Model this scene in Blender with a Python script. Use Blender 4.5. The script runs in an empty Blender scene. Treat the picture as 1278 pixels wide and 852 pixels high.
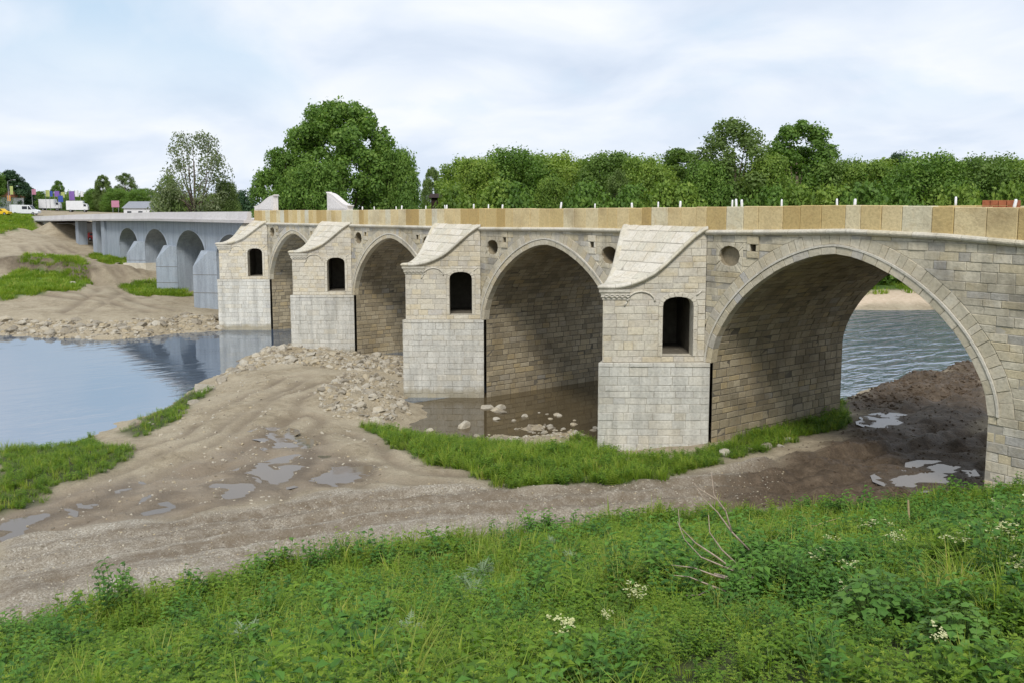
import bpy, bmesh, math, random
import numpy as np
from mathutils import Vector, Matrix
R_=math.radians; SKYZ=5.1
scene=bpy.context.scene
# ---------------------------------------------------------------- camera
cam=bpy.data.cameras.new('Camera'); cam_o=bpy.data.objects.new('Camera',cam)
scene.collection.objects.link(cam_o); scene.camera=cam_o
cam_o.location=(26.29,-30.08,11.0)
cam_o.rotation_euler=(math.pi/2-0.1073,0,0.9448)
cam.sensor_width=36; cam.lens=36*1093.9/1278; cam.shift_y=-52.2/1278
cam.clip_start=.1; cam.clip_end=6000
# ---------------------------------------------------------------- world: bright broken overcast
SUN_EL,SUN_AZ=R_(48),R_(128)     # azimuth measured from +Y clockwise
world=bpy.data.worlds.new('World'); scene.world=world; world.use_nodes=True
wn=world.node_tree.nodes; wl=world.node_tree.links
for n in list(wn): wn.remove(n)
def N(t,**k):
    n=wn.new(t)
    for a,b in k.items(): setattr(n,a,b)
    return n
out=N('ShaderNodeOutputWorld'); bg=N('ShaderNodeBackground'); wl.new(bg.outputs[0],out.inputs[0])
sky=N('ShaderNodeTexSky',sky_type='NISHITA',sun_disc=False,sun_elevation=SUN_EL,sun_rotation=SUN_AZ,air_density=1.0,dust_density=1.5,ozone_density=1.5)
skys=N('ShaderNodeVectorMath',operation='SCALE'); skys.inputs['Scale'].default_value=1.0
wl.new(sky.outputs[0],skys.inputs[0])
tc=N('ShaderNodeTexCoord'); sep=N('ShaderNodeSeparateXYZ'); wl.new(tc.outputs['Generated'],sep.inputs[0])
az=N('ShaderNodeMath',operation='ABSOLUTE'); wl.new(sep.outputs[2],az.inputs[0])
dz=N('ShaderNodeMath',operation='ADD'); dz.inputs[1].default_value=.26; wl.new(az.outputs[0],dz.inputs[0])
px=N('ShaderNodeMath',operation='DIVIDE'); py=N('ShaderNodeMath',operation='DIVIDE')
wl.new(sep.outputs[0],px.inputs[0]); wl.new(dz.outputs[0],px.inputs[1]); wl.new(sep.outputs[1],py.inputs[0]); wl.new(dz.outputs[0],py.inputs[1])
cmb=N('ShaderNodeCombineXYZ'); wl.new(px.outputs[0],cmb.inputs[0]); wl.new(py.outputs[0],cmb.inputs[1]); cmb.inputs[2].default_value=SKYZ
def wnoise(scale,detail,rough,dist=0):
    n=N('ShaderNodeTexNoise'); n.inputs['Scale'].default_value=scale; n.inputs['Detail'].default_value=detail
    n.inputs['Roughness'].default_value=rough; n.inputs['Distortion'].default_value=dist; wl.new(cmb.outputs[0],n.inputs['Vector']); return n
def wramp(src,stops):
    r=N('ShaderNodeValToRGB'); wl.new(src,r.inputs[0]); e=r.color_ramp.elements
    while len(e)<len(stops): e.new(.5)
    for i,(p,c) in enumerate(stops): e[i].position=p; e[i].color=tuple(c)+(1,)
    return r
n1=wnoise(.62,7,.52,.35); n2=wnoise(2.0,6,.5,.4)
cloud=wramp(n2.outputs[0],[(.28,(6.3,7.2,8.6)),(.42,(7.2,8.0,9.2)),(.54,(8.1,8.7,9.6)),(.68,(9.1,9.4,9.8))])
mask=wramp(n1.outputs[0],[(.38,(0,0,0)),(.50,(1,1,1))])
hz=wramp(az.outputs[0],[(0.08,(1,1,1)),(.2,(0,0,0))])
mx0=N('ShaderNodeMix',data_type='RGBA',blend_type='MIX'); mx0.inputs[0].default_value=.7   # thin veil over the blue
wl.new(skys.outputs[0],mx0.inputs[6]); mx0.inputs[7].default_value=(6.7,8.5,10.2,1)
mx=N('ShaderNodeMix',data_type='RGBA'); mk=N('ShaderNodeMath',operation='MAXIMUM'); wl.new(mask.outputs[0],mk.inputs[0]); wl.new(hz.outputs[0],mk.inputs[1]); wl.new(mk.outputs[0],mx.inputs[0]); wl.new(mx0.outputs[2],mx.inputs[6]); wl.new(cloud.outputs[0],mx.inputs[7])
wl.new(mx.outputs[2],bg.inputs[0]); bg.inputs[1].default_value=.075
# ---------------------------------------------------------------- sun through thin cloud
sl=bpy.data.lights.new('Sun','SUN'); sl.energy=2.1; sl.angle=R_(14); sl.color=(1,.95,.87)
so=bpy.data.objects.new('Sun',sl); scene.collection.objects.link(so)
sd=Vector((math.sin(SUN_AZ)*math.cos(SUN_EL),math.cos(SUN_AZ)*math.cos(SUN_EL),math.sin(SUN_EL)))
so.rotation_euler=sd.to_track_quat('Z','Y').to_euler(); so.location=(0,-40,60)
scene.view_settings.view_transform='Standard'; scene.view_settings.look='None'
scene.view_settings.exposure=.50; scene.view_settings.gamma=1
scene.render.engine='CYCLES'
# ---------------------------------------------------------------- helpers
col=scene.collection
rng=random.Random(7); nr=np.random.RandomState(5)
def tag(o,label=None,cat=None,group=None,kind=None):
    if label: o['label']=label
    if cat: o['category']=cat
    if group: o['group']=group
    if kind: o['kind']=kind
    return o
def empty(name,loc=(0,0,0),rz=0,label=None,cat=None,group=None):
    o=bpy.data.objects.new(name,None); o.location=loc; o.rotation_euler=(0,0,rz); col.objects.link(o)
    o.empty_display_size=.3
    return tag(o,label,cat,group)
def link(name,me,parent=None,mat=None):
    o=bpy.data.objects.new(name,me); col.objects.link(o)
    if parent: o.parent=parent
    if mat and not me.materials: me.materials.append(mat)
    return o
class MB:
    def __init__(s): s.v=[]; s.f=[]; s.t=[]; s.mi=[]
    def add(s,vs,fs,tone=.5,mi=0):
        b=len(s.v); s.v+= [tuple(p) for p in vs]
        for f in fs: s.f.append(tuple(b+i for i in f)); s.t.append(tone); s.mi.append(mi)
    def box(s,x0,x1,y0,y1,z0,z1,tone=.5,mi=0):
        s.add([(x0,y0,z0),(x1,y0,z0),(x1,y1,z0),(x0,y1,z0),(x0,y0,z1),(x1,y0,z1),(x1,y1,z1),(x0,y1,z1)],
              [(0,3,2,1),(4,5,6,7),(0,1,5,4),(1,2,6,5),(2,3,7,6),(3,0,4,7)],tone,mi)
    def bbox(s,x0,x1,y0,y1,z0,z1,b=.03,tone=.5,mi=0):     # box with chamfered top and vertical edges
        def ring(i,z): return [(x0+i,y0,z),(x1-i,y0,z),(x1,y0+i,z),(x1,y1-i,z),(x1-i,y1,z),(x0+i,y1,z),(x0,y1-i,z),(x0,y0+i,z)]
        def ring2(i,z): return [(x0+2*i,y0+i,z),(x1-2*i,y0+i,z),(x1-i,y0+2*i,z),(x1-i,y1-2*i,z),(x1-2*i,y1-i,z),(x0+2*i,y1-i,z),(x0+i,y1-2*i,z),(x0+i,y0+2*i,z)]
        vs=ring(b,z0)+ring(b,z1-b)+ring2(b,z1); fs=[]
        for k in (0,8):
            for j in range(8): fs.append((k+j,k+(j+1)%8,k+8+(j+1)%8,k+8+j))
        fs.append(tuple(range(16,24))); fs.append(tuple(reversed(range(8)))); s.add(vs,fs,tone,mi)
    def prism(s,poly,y0,y1,tone=.5,mi=0):    # polygon in (x,z), CCW seen from -Y, extruded y0..y1
        n=len(poly); vs=[(x,y0,z) for x,z in poly]+[(x,y1,z) for x,z in poly]
        fs=[tuple(range(n)),tuple(reversed(range(n,2*n)))]+[(i,n+i,n+(i+1)%n,(i+1)%n) for i in range(n)]
        s.add(vs,fs,tone,mi)
    def vprism(s,poly,z0,z1,tone=.5,mi=0):   # polygon in (x,y) CCW from above; z may be list
        n=len(poly); a=z0 if hasattr(z0,'__len__') else [z0]*n; c=z1 if hasattr(z1,'__len__') else [z1]*n
        vs=[(poly[i][0],poly[i][1],a[i]) for i in range(n)]+[(poly[i][0],poly[i][1],c[i]) for i in range(n)]
        fs=[tuple(reversed(range(n))),tuple(range(n,2*n))]+[(i,(i+1)%n,n+(i+1)%n,n+i) for i in range(n)]
        s.add(vs,fs,tone,mi)
    def tube(s,pts,rad,n=6,tone=.5,mi=0,caps=True):
        pts=[Vector(p) for p in pts]; rr=rad if hasattr(rad,'__len__') else [rad]*len(pts); vs=[]
        for i,p in enumerate(pts):
            t=(pts[min(i+1,len(pts)-1)]-pts[max(i-1,0)]).normalized()
            a=t.cross(Vector((.13,.31,.94)) if abs(t.z)<.9 else Vector((1,.1,0))).normalized(); b=t.cross(a)
            for k in range(n):
                an=2*math.pi*k/n; vs.append(p+(a*math.cos(an)+b*math.sin(an))*rr[i])
        fs=[(i*n+k,i*n+(k+1)%n,(i+1)*n+(k+1)%n,(i+1)*n+k) for i in range(len(pts)-1) for k in range(n)]
        if caps: fs+= [tuple(reversed(range(n))),tuple(range((len(pts)-1)*n,len(pts)*n))]
        s.add(vs,fs,tone,mi)
    def mesh(s,name,smooth=False):
        me=bpy.data.meshes.new(name); me.from_pydata(s.v,[],s.f)
        a=me.attributes.new('tone','FLOAT','FACE'); a.data.foreach_set('value',np.array(s.t,dtype=np.float32))
        if any(s.mi): me.polygons.foreach_set('material_index',np.array(s.mi,dtype=np.int32))
        if smooth: me.polygons.foreach_set('use_smooth',[True]*len(me.polygons))
        me.update(); return me
    def build(s,name,mat,parent=None,smooth=False):
        me=s.mesh(name,smooth)
        for m in (mat if isinstance(mat,(list,tuple)) else [mat]): me.materials.append(m)
        return link(name,me,parent)
# ---------------------------------------------------------------- materials
def newmat(name):
    m=bpy.data.materials.new(name); m.use_nodes=True; nt=m.node_tree; nt.nodes.clear()
    o=nt.nodes.new('ShaderNodeOutputMaterial'); b=nt.nodes.new('ShaderNodeBsdfPrincipled'); nt.links.new(b.outputs[0],o.inputs[0])
    return m,nt,b
def nd(nt,t,ins=None,**k):
    n=nt.nodes.new(t)
    for a,v in k.items(): setattr(n,a,v)
    if ins:
        for a,v in ins.items():
            if hasattr(v,'links') or isinstance(v,bpy.types.NodeSocket): nt.links.new(v,n.inputs[a])
            else: n.inputs[a].default_value=v
    return n
def ramp(nt,src,stops,interp='LINEAR'):
    r=nt.nodes.new('ShaderNodeValToRGB'); nt.links.new(src,r.inputs[0]); r.color_ramp.interpolation=interp; e=r.color_ramp.elements
    while len(e)<len(stops): e.new(.5)
    for i,(p,c) in enumerate(stops): e[i].position=p; e[i].color=(tuple(c)+(1,)) if hasattr(c,'__len__') else (c,c,c,1)
    return r
def mixc(nt,fac,a,b,mode='MIX'):
    n=nt.nodes.new('ShaderNodeMix'); n.data_type='RGBA'; n.blend_type=mode
    for i,v in ((0,fac),(6,a),(7,b)):
        if isinstance(v,bpy.types.NodeSocket): nt.links.new(v,n.inputs[i])
        else: n.inputs[i].default_value=(tuple(v)+(1,)) if hasattr(v,'__len__') else v
    return n.outputs[2]
def pos(nt): return nt.nodes.new('ShaderNodeNewGeometry').outputs['Position']
def noise(nt,vec,scale,detail=4,rough=.55,dist=0):
    return nd(nt,'ShaderNodeTexNoise',{'Vector':vec,'Scale':scale,'Detail':detail,'Roughness':rough,'Distortion':dist}).outputs[0]
def bump(nt,b,h,strength,dist=.02):
    n=nd(nt,'ShaderNodeBump',{'Height':h,'Strength':strength,'Distance':dist}); nt.links.new(n.outputs[0],b.inputs['Normal'])
def stone(name,stops,stain=(.14,.12,.09),stain_amt=.45,stain_lo=.52,warm=(.42,.32,.16),warm_amt=.3,rough=.88,tide=None,streak=0):
    m,nt,b=newmat(name); p=pos(nt)
    t=nd(nt,'ShaderNodeAttribute',attribute_name='tone').outputs['Fac']
    c=ramp(nt,t,stops).outputs[0]
    n_f=noise(nt,p,9,6,.65); n_m=noise(nt,p,1.6,5,.6,.4); n_l=noise(nt,p,.45,4,.6,.3)
    c=mixc(nt,1,c,ramp(nt,n_f,[(.25,.72),(.5,1.0),(.78,1.16)]).outputs[0],'MULTIPLY')
    wf=nd(nt,'ShaderNodeMath',{0:ramp(nt,n_m,[(.5,0),(.72,1)]).outputs[0],1:warm_amt},operation='MULTIPLY').outputs[0]
    c=mixc(nt,wf,c,warm)
    sf=nd(nt,'ShaderNodeMath',{0:ramp(nt,n_l,[(stain_lo,0),(stain_lo+.22,1)]).outputs[0],1:stain_amt},operation='MULTIPLY').outputs[0]
    c=mixc(nt,sf,c,stain)
    if streak:
        mp=nd(nt,'ShaderNodeMapping',{'Vector':p,'Scale':(1.3,1.3,.12)}).outputs[0]; ns=noise(nt,mp,1.6,5,.65)
        c=mixc(nt,1,c,ramp(nt,ns,[(.35,1-streak),(.6,1.08)]).outputs[0],'MULTIPLY')
    if tide is not None:
        z=nd(nt,'ShaderNodeSeparateXYZ',{0:p}).outputs[2]; zz=nd(nt,'ShaderNodeMath',{0:z,1:nd(nt,'ShaderNodeMath',{0:n_m,1:.7},operation='MULTIPLY').outputs[0]},operation='SUBTRACT').outputs[0]
        tf=nd(nt,'ShaderNodeMapRange',{'Value':zz,'From Min':tide-.35,'From Max':tide,'To Min':.65,'To Max':0.0}).outputs[0]; c=mixc(nt,tf,c,(.22,.185,.11))
    nt.links.new(c,b.inputs['Base Color']); b.inputs['Roughness'].default_value=rough; b.inputs['Specular IOR Level'].default_value=.25
    bump(nt,b,n_f,.6,.04); return m
def plain(name,color,rough=.6,var=.2,scale=4,metal=0,bs=.2):
    m,nt,b=newmat(name); p=pos(nt); n=noise(nt,p,scale,5,.6)
    c=mixc(nt,1,color,ramp(nt,n,[(.3,1-var),(.7,1+var)]).outputs[0],'MULTIPLY')
    nt.links.new(c,b.inputs['Base Color']); b.inputs['Roughness'].default_value=rough; b.inputs['Metallic'].default_value=metal
    b.inputs['Specular IOR Level'].default_value=.3
    if bs: bump(nt,b,n,bs,.02)
    return m
M={}
M['pier_new']=stone('pale_grey_ashlar',[(0, (0.483, 0.474, 0.432)), (0.35, (0.527, 0.519, 0.478)), (0.7, (0.554, 0.541, 0.495)), (0.9, (0.534, 0.505, 0.432)), (1, (0.469, 0.463, 0.438))],stain=(.31,.30,.27),stain_amt=.45,warm_amt=.12,tide=-.6,streak=.2)
M['pier_old']=stone('beige_ashlar',[(0, (0.485, 0.456, 0.394)), (0.3, (0.552, 0.515, 0.435)), (0.6, (0.574, 0.539, 0.454)), (0.85, (0.566, 0.501, 0.37)), (1, (0.485, 0.463, 0.427))],stain=(.24,.21,.16),stain_amt=.5,warm_amt=.35)
M['spandrel']=stone('mottled_ashlar',[(0, (0.343, 0.325, 0.289)), (0.25, (0.471, 0.433, 0.344)), (0.5, (0.541, 0.492, 0.382)), (0.75, (0.494, 0.427, 0.289)), (0.9, (0.563, 0.525, 0.437)), (1, (0.368, 0.36, 0.349))],stain=(.16,.14,.105),stain_amt=.6,stain_lo=.45,warm_amt=.35,streak=.14)
M['vouss']=stone('voussoir_stone',[(0, (0.435, 0.393, 0.297)), (0.5, (0.515, 0.474, 0.384)), (0.8, (0.47, 0.404, 0.28)), (1, (0.424, 0.41, 0.384))],stain=(.2,.17,.12),stain_amt=.45,warm_amt=.25)
M['parapet']=stone('yellow_sandstone',[(0, (0.405, 0.285, 0.114)), (0.3, (0.517, 0.397, 0.189)), (0.6, (0.588, 0.473, 0.265)), (0.85, (0.601, 0.527, 0.352)), (1, (0.544, 0.527, 0.429))],stain=(.22,.16,.09),stain_amt=.55,stain_lo=.5,warm=(.40,.27,.11),warm_amt=.4)
M['roof']=stone('cream_slab',[(0, (0.478, 0.452, 0.373)), (0.5, (0.562, 0.525, 0.448)), (0.85, (0.582, 0.546, 0.475)), (1, (0.499, 0.441, 0.319))],stain=(.30,.26,.19),stain_amt=.35,stain_lo=.56,warm_amt=.25)
M['cornice']=stone('cornice_stone',[(0, (0.475, 0.45, 0.375)), (0.5, (0.546, 0.516, 0.448)), (1, (0.487, 0.444, 0.339))],stain=(.2,.18,.14),stain_amt=.5,stain_lo=.5,warm_amt=.2)
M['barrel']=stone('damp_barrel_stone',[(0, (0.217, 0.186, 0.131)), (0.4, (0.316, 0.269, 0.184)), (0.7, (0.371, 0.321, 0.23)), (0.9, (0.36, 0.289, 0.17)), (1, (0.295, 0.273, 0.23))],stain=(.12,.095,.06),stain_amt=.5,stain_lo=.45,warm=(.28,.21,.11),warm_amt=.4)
M['mortar']=plain('lime_mortar',(.34,.315,.265),.95,.25,3)
M['mortar_and_shade']=plain('dark_mortar_and_shade',(.13,.115,.09),.95,.25,3)  # dark joint mortar, also the painted shade of the pier chambers
M['white_stone']=stone('white_marble',[(0,(.62,.58,.56)),(1,(.66,.63,.62))],stain=(.4,.37,.35),stain_amt=.3,warm_amt=.05)
M['concrete']=stone('blue_grey_concrete',[(0, (0.279, 0.32, 0.372)), (1, (0.311, 0.354, 0.405))],stain=(.26,.29,.34),stain_amt=.5,stain_lo=.45,warm=(.3,.3,.29),warm_amt=.25,streak=.18)
M['fascia']=stone('light_concrete',[(0,(.50,.48,.49)),(1,(.55,.53,.53))],stain=(.36,.34,.33),stain_amt=.4,stain_lo=.5,warm_amt=.1)
# control heights (x, y, z) of the ground
CTL=[(-23.2,-25.8,-0.95),(-22.8,-23.7,-0.95),(-22.9,-22.2,-0.95),(-23.7,-20.5,-0.95),(-24.6,-19.1,-0.95),(-26.5,-17.1,-0.95),(-30.5,-14.3,-0.95),(-34.9,-11.4,-0.95),(-38.5,-8.5,-0.95),(-42.3,-5.2,-0.95),(-45.0,-2.0,-0.95),(-66.0,-21.5,-0.95),(-61.9,-17.5,-0.95),(-57.4,-13.7,-0.95),(-57.9,-9.4,-0.95),(-57.8,-3.9,-0.95),(-69.3,-21.1,-0.30),(-63.0,-15.3,-0.30),(-60.3,-8.8,-0.30),(-60.4,-3.8,-0.30),(-76.3,-20.4,0.10),(-69.1,-12.7,0.10),(-66.7,-4.8,0.10),(-86.1,-19.4,0.50),(-80.8,-12.2,0.50),(-78.4,-5.9,0.50),(-98.1,-7.3,1.00),(-98.9,-4.2,1.00),(-89.6,-14.1,1.00),(-88.6,-19.1,1.00),(-109.4,-3.0,1.60),(-100.1,-0.3,1.60),(-126.3,-1.9,2.20),(-133.0,-11.3,2.20),(-146.4,-0.7,3.00),(-143.1,3.9,3.00),(-154.2,-6.0,4.30),(-158.5,-11.9,4.30),(-170.8,-10.6,6.50),(-174.5,-5.3,6.50),(-270.1,-0.6,8.20),(-223.6,1.1,8.20),(-19.4,-20.6,-0.45),(-23.6,-16.7,-0.45),(-31.7,-11.3,-0.45),(-36.7,-6.7,-0.45),(-16.4,-26.4,-0.10),(-16.4,-23.6,-0.10),(-17.1,-19.6,-0.10),(-21.7,-16.0,-0.10),(-28.7,-10.2,-0.10),(-29.2,-6.1,-0.10),(-11.4,-26.9,0.25),(-11.1,-23.0,0.25),(-14.0,-17.5,0.25),(-19.5,-12.2,0.25),(-8.3,-17.7,0.15),(-5.9,-15.2,0.15),(-12.8,-15.3,0.15),(-6.7,-22.2,0.15),(-6.4,-26.0,0.15),(-3.3,-27.7,0.60),(-2.9,-24.4,0.60),(-2.5,-20.7,0.60),(-1.6,-16.6,0.60),(0.2,-12.6,0.60),(3.0,-7.2,0.60),(4.4,-4.3,0.60),(-0.2,-28.0,0.60),(0.1,-23.9,0.60),(0.8,-19.2,0.60),(2.6,-14.3,0.60),(4.9,-9.1,0.60),(6.5,-2.2,0.60),(2.2,-28.2,0.65),(2.1,-24.4,0.65),(2.9,-20.1,0.65),(4.1,-15.2,0.65),(6.0,-10.2,0.65),(8.3,-4.7,0.65),(-9.4,-11.6,0.30),(-6.0,-10.2,0.30),(-2.6,-8.7,0.30),(0.9,-2.8,0.30),(-18.1,-7.6,-0.10),(-25.6,-6.0,-0.10),(-13.7,-8.2,-0.95),(-11.7,-6.7,-0.95),(-9.3,-4.3,-0.95),(-20.6,-4.6,-0.95),(-2.9,-6.3,0.00),(-2.3,-4.8,0.00),(-5.7,-8.7,0.00),(1.1,2.8,0.35),(1.3,6.8,0.35),(1.2,-0.6,0.35),(6.2,3.6,0.80),(7.8,5.8,0.80),(9.7,1.1,0.80),(10.7,2.5,0.80),(8.3,-0.8,0.80),(3.0,8.9,0.60),(4.4,12.2,0.60),(8.0,8.0,0.60),(12.0,12.0,0.70),(3.0,8.0,0.40),(1.0,14.0,0.20),(-2.5,16.0,-0.20),(-2.8,22.0,0.20),(-2.0,28.0,0.50),(0.0,34.0,0.60),(-0.5,20.0,0.55),(0.5,26.0,0.70),(-4.6,17.5,-0.95),(-5.0,25.0,-0.95),(-4.8,34.0,-0.95),(6.0,24.0,0.80),(10.0,34.0,0.80),(0.0,45.0,-0.95),(10.0,60.0,-0.95),(25.0,75.0,-0.95),(15.0,52.0,0.80),(30.0,60.0,1.00),(-10.0,3.0,-1.40),(-13.0,8.0,-1.50),(-12.0,-3.0,-1.25),(-8.0,4.0,-1.30),(-16.0,3.0,-1.30),(-8.0,12.0,-1.80),(-20.0,14.0,-2.50),(-12.0,20.0,-2.50),(-12.0,40.0,-2.80),(-20.0,50.0,-2.80),(-10.0,60.0,-2.60),(-40.0,-20.0,-2.20),(-50.0,-15.0,-2.30),(-32.0,-28.0,-2.00),(-45.0,-30.0,-2.20),(-60.0,-28.0,-1.80),(-49.0,-6.0,-2.00),(-48.0,4.0,-2.40),(-50.0,15.0,-2.40),(-35.0,25.0,-2.50),(-30.0,40.0,-2.80),(-40.0,-50.0,-2.20),(-75.0,-60.0,-2.00),(-32.0,3.0,-0.80),(-30.0,8.0,-1.30),(-28.0,0.0,-0.60),(-24.0,3.0,-0.90),(-26.0,-2.0,-0.40),(-33.0,-1.0,-0.50),(-38.0,-3.5,-0.50),(-41.0,-5.5,-0.50),(-25.9,67.6,-0.95),(-31.5,59.8,-0.95),(-45.0,42.0,-0.95),(-60.0,25.0,-0.95),(-66.0,8.0,-0.95),(-10.0,88.0,-0.95),(20.0,125.0,-0.95),(-29.0,69.0,0.10),(-34.0,62.0,0.10),(-36.0,75.0,0.90),(-50.0,60.0,1.00),(-70.0,30.0,0.90),(-80.0,60.0,1.20),(-20.0,95.0,1.00),(0.0,120.0,1.00),(-60.0,120.0,1.50),(-130.0,60.0,1.80),(-150.0,120.0,2.00),(-100.0,20.0,1.80),(-130.0,10.0,3.00),(26.3,-30.1,9.20),(29.0,-28.0,9.30),(35.0,-30.0,9.50),(40.0,-20.0,9.60),(22.0,-33.0,7.20),(26.0,-40.0,9.00),(30.0,-15.0,8.40),(24.0,-24.0,6.60),(26.0,-8.0,6.40),(22.0,-3.0,4.90),(17.0,-1.0,2.80),(14.0,-0.5,1.80),(12.2,0.0,1.40),(30.0,-2.0,9.00),(40.0,-2.0,9.60),(14.0,-28.0,4.20),(13.5,-20.0,3.40),(14.5,-12.0,2.90),(16.0,-6.0,2.40),(10.5,-4.5,1.00),(9.0,-9.0,1.00),(7.5,-14.0,1.10),(6.5,-19.5,1.10),(6.5,-27.0,1.50),(5.0,-34.0,1.40),(1.0,-34.0,0.70),(20.0,-27.0,6.30),(19.0,-22.0,5.50),(20.0,-16.0,5.20),(22.0,-12.0,5.40),(14.0,-38.0,4.40),(22.0,-45.0,8.20),(10.0,-50.0,4.00),(0.0,-50.0,1.00),(20.0,12.0,3.00),(30.0,14.0,6.00),(40.0,16.0,8.00),(14.0,14.0,1.00),(30.0,30.0,2.00),(-10.0,-40.0,0.30),(-16.0,-36.0,-0.30),(-20.0,-40.0,-0.90),(-5.0,-34.0,0.60),(-203.0,-3.0,8.20),(-215.0,-10.0,9.00),(-230.0,0.0,9.30),(-215.0,20.0,9.20),(-230.0,-40.0,9.20),(-260.0,0.0,9.40),(-190.0,-4.0,6.00),(-175.0,-3.0,4.30),(-165.0,8.0,4.20),(-180.0,14.0,6.00),(-165.0,20.0,4.00),(-150.0,4.0,3.60),(-200.0,30.0,6.00),(-90.0,-1.0,0.20),(-72.0,-1.0,-0.40),(-88.0,5.0,0.40),(-104.0,3.0,2.00),(-120.0,4.0,2.80),(-120.0,-12.0,2.20),(-260.0,-80.0,8.80),(-180.0,-80.0,3.00),(-130.0,-60.0,1.00),(-230.0,60.0,7.00),(-90.0,-45.0,-0.20)]
CTL=np.array(CTL)
def _rbf():
    p=CTL[:,:2]; n=len(p)
    K=np.sqrt(((p[:,None]-p[None])**2).sum(-1)+1.0)
    A=np.zeros((n+3,n+3)); A[:n,:n]=K-0.35*np.eye(n)
    A[:n,n]=1; A[:n,n+1:]=p; A[n,:n]=1; A[n+1:,:n]=p.T
    return np.linalg.solve(A,np.r_[CTL[:,2],0,0,0])
RW=_rbf()
def sstep(a,b,x):
    t=np.clip((x-a)/(b-a),0,1); return t*t*(3-2*t)
def base_h(x,y):
    x=np.asarray(x,float).ravel(); y=np.asarray(y,float).ravel(); out=np.empty(len(x))
    n=len(CTL)
    for i in range(0,len(x),20000):
        s=slice(i,i+20000)
        xc=np.clip(x[s],-270,50); yc=np.clip(y[s],-90,130)
        K=np.sqrt((xc[:,None]-CTL[None,:,0])**2+(yc[:,None]-CTL[None,:,1])**2+1.0)
        h=K@RW[:n]+RW[n]+RW[n+1]*xc+RW[n+2]*yc
        d=np.hypot(x[s]-xc,y[s]-yc)
        far=1.3+7.5*sstep(-200,-260,x[s])*sstep(90,40,y[s])+7.5*sstep(20,60,x[s])*sstep(40,0,y[s])
        w=sstep(0,60,d)
        out[s]=h*(1-w)+far*w
    return out

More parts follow.
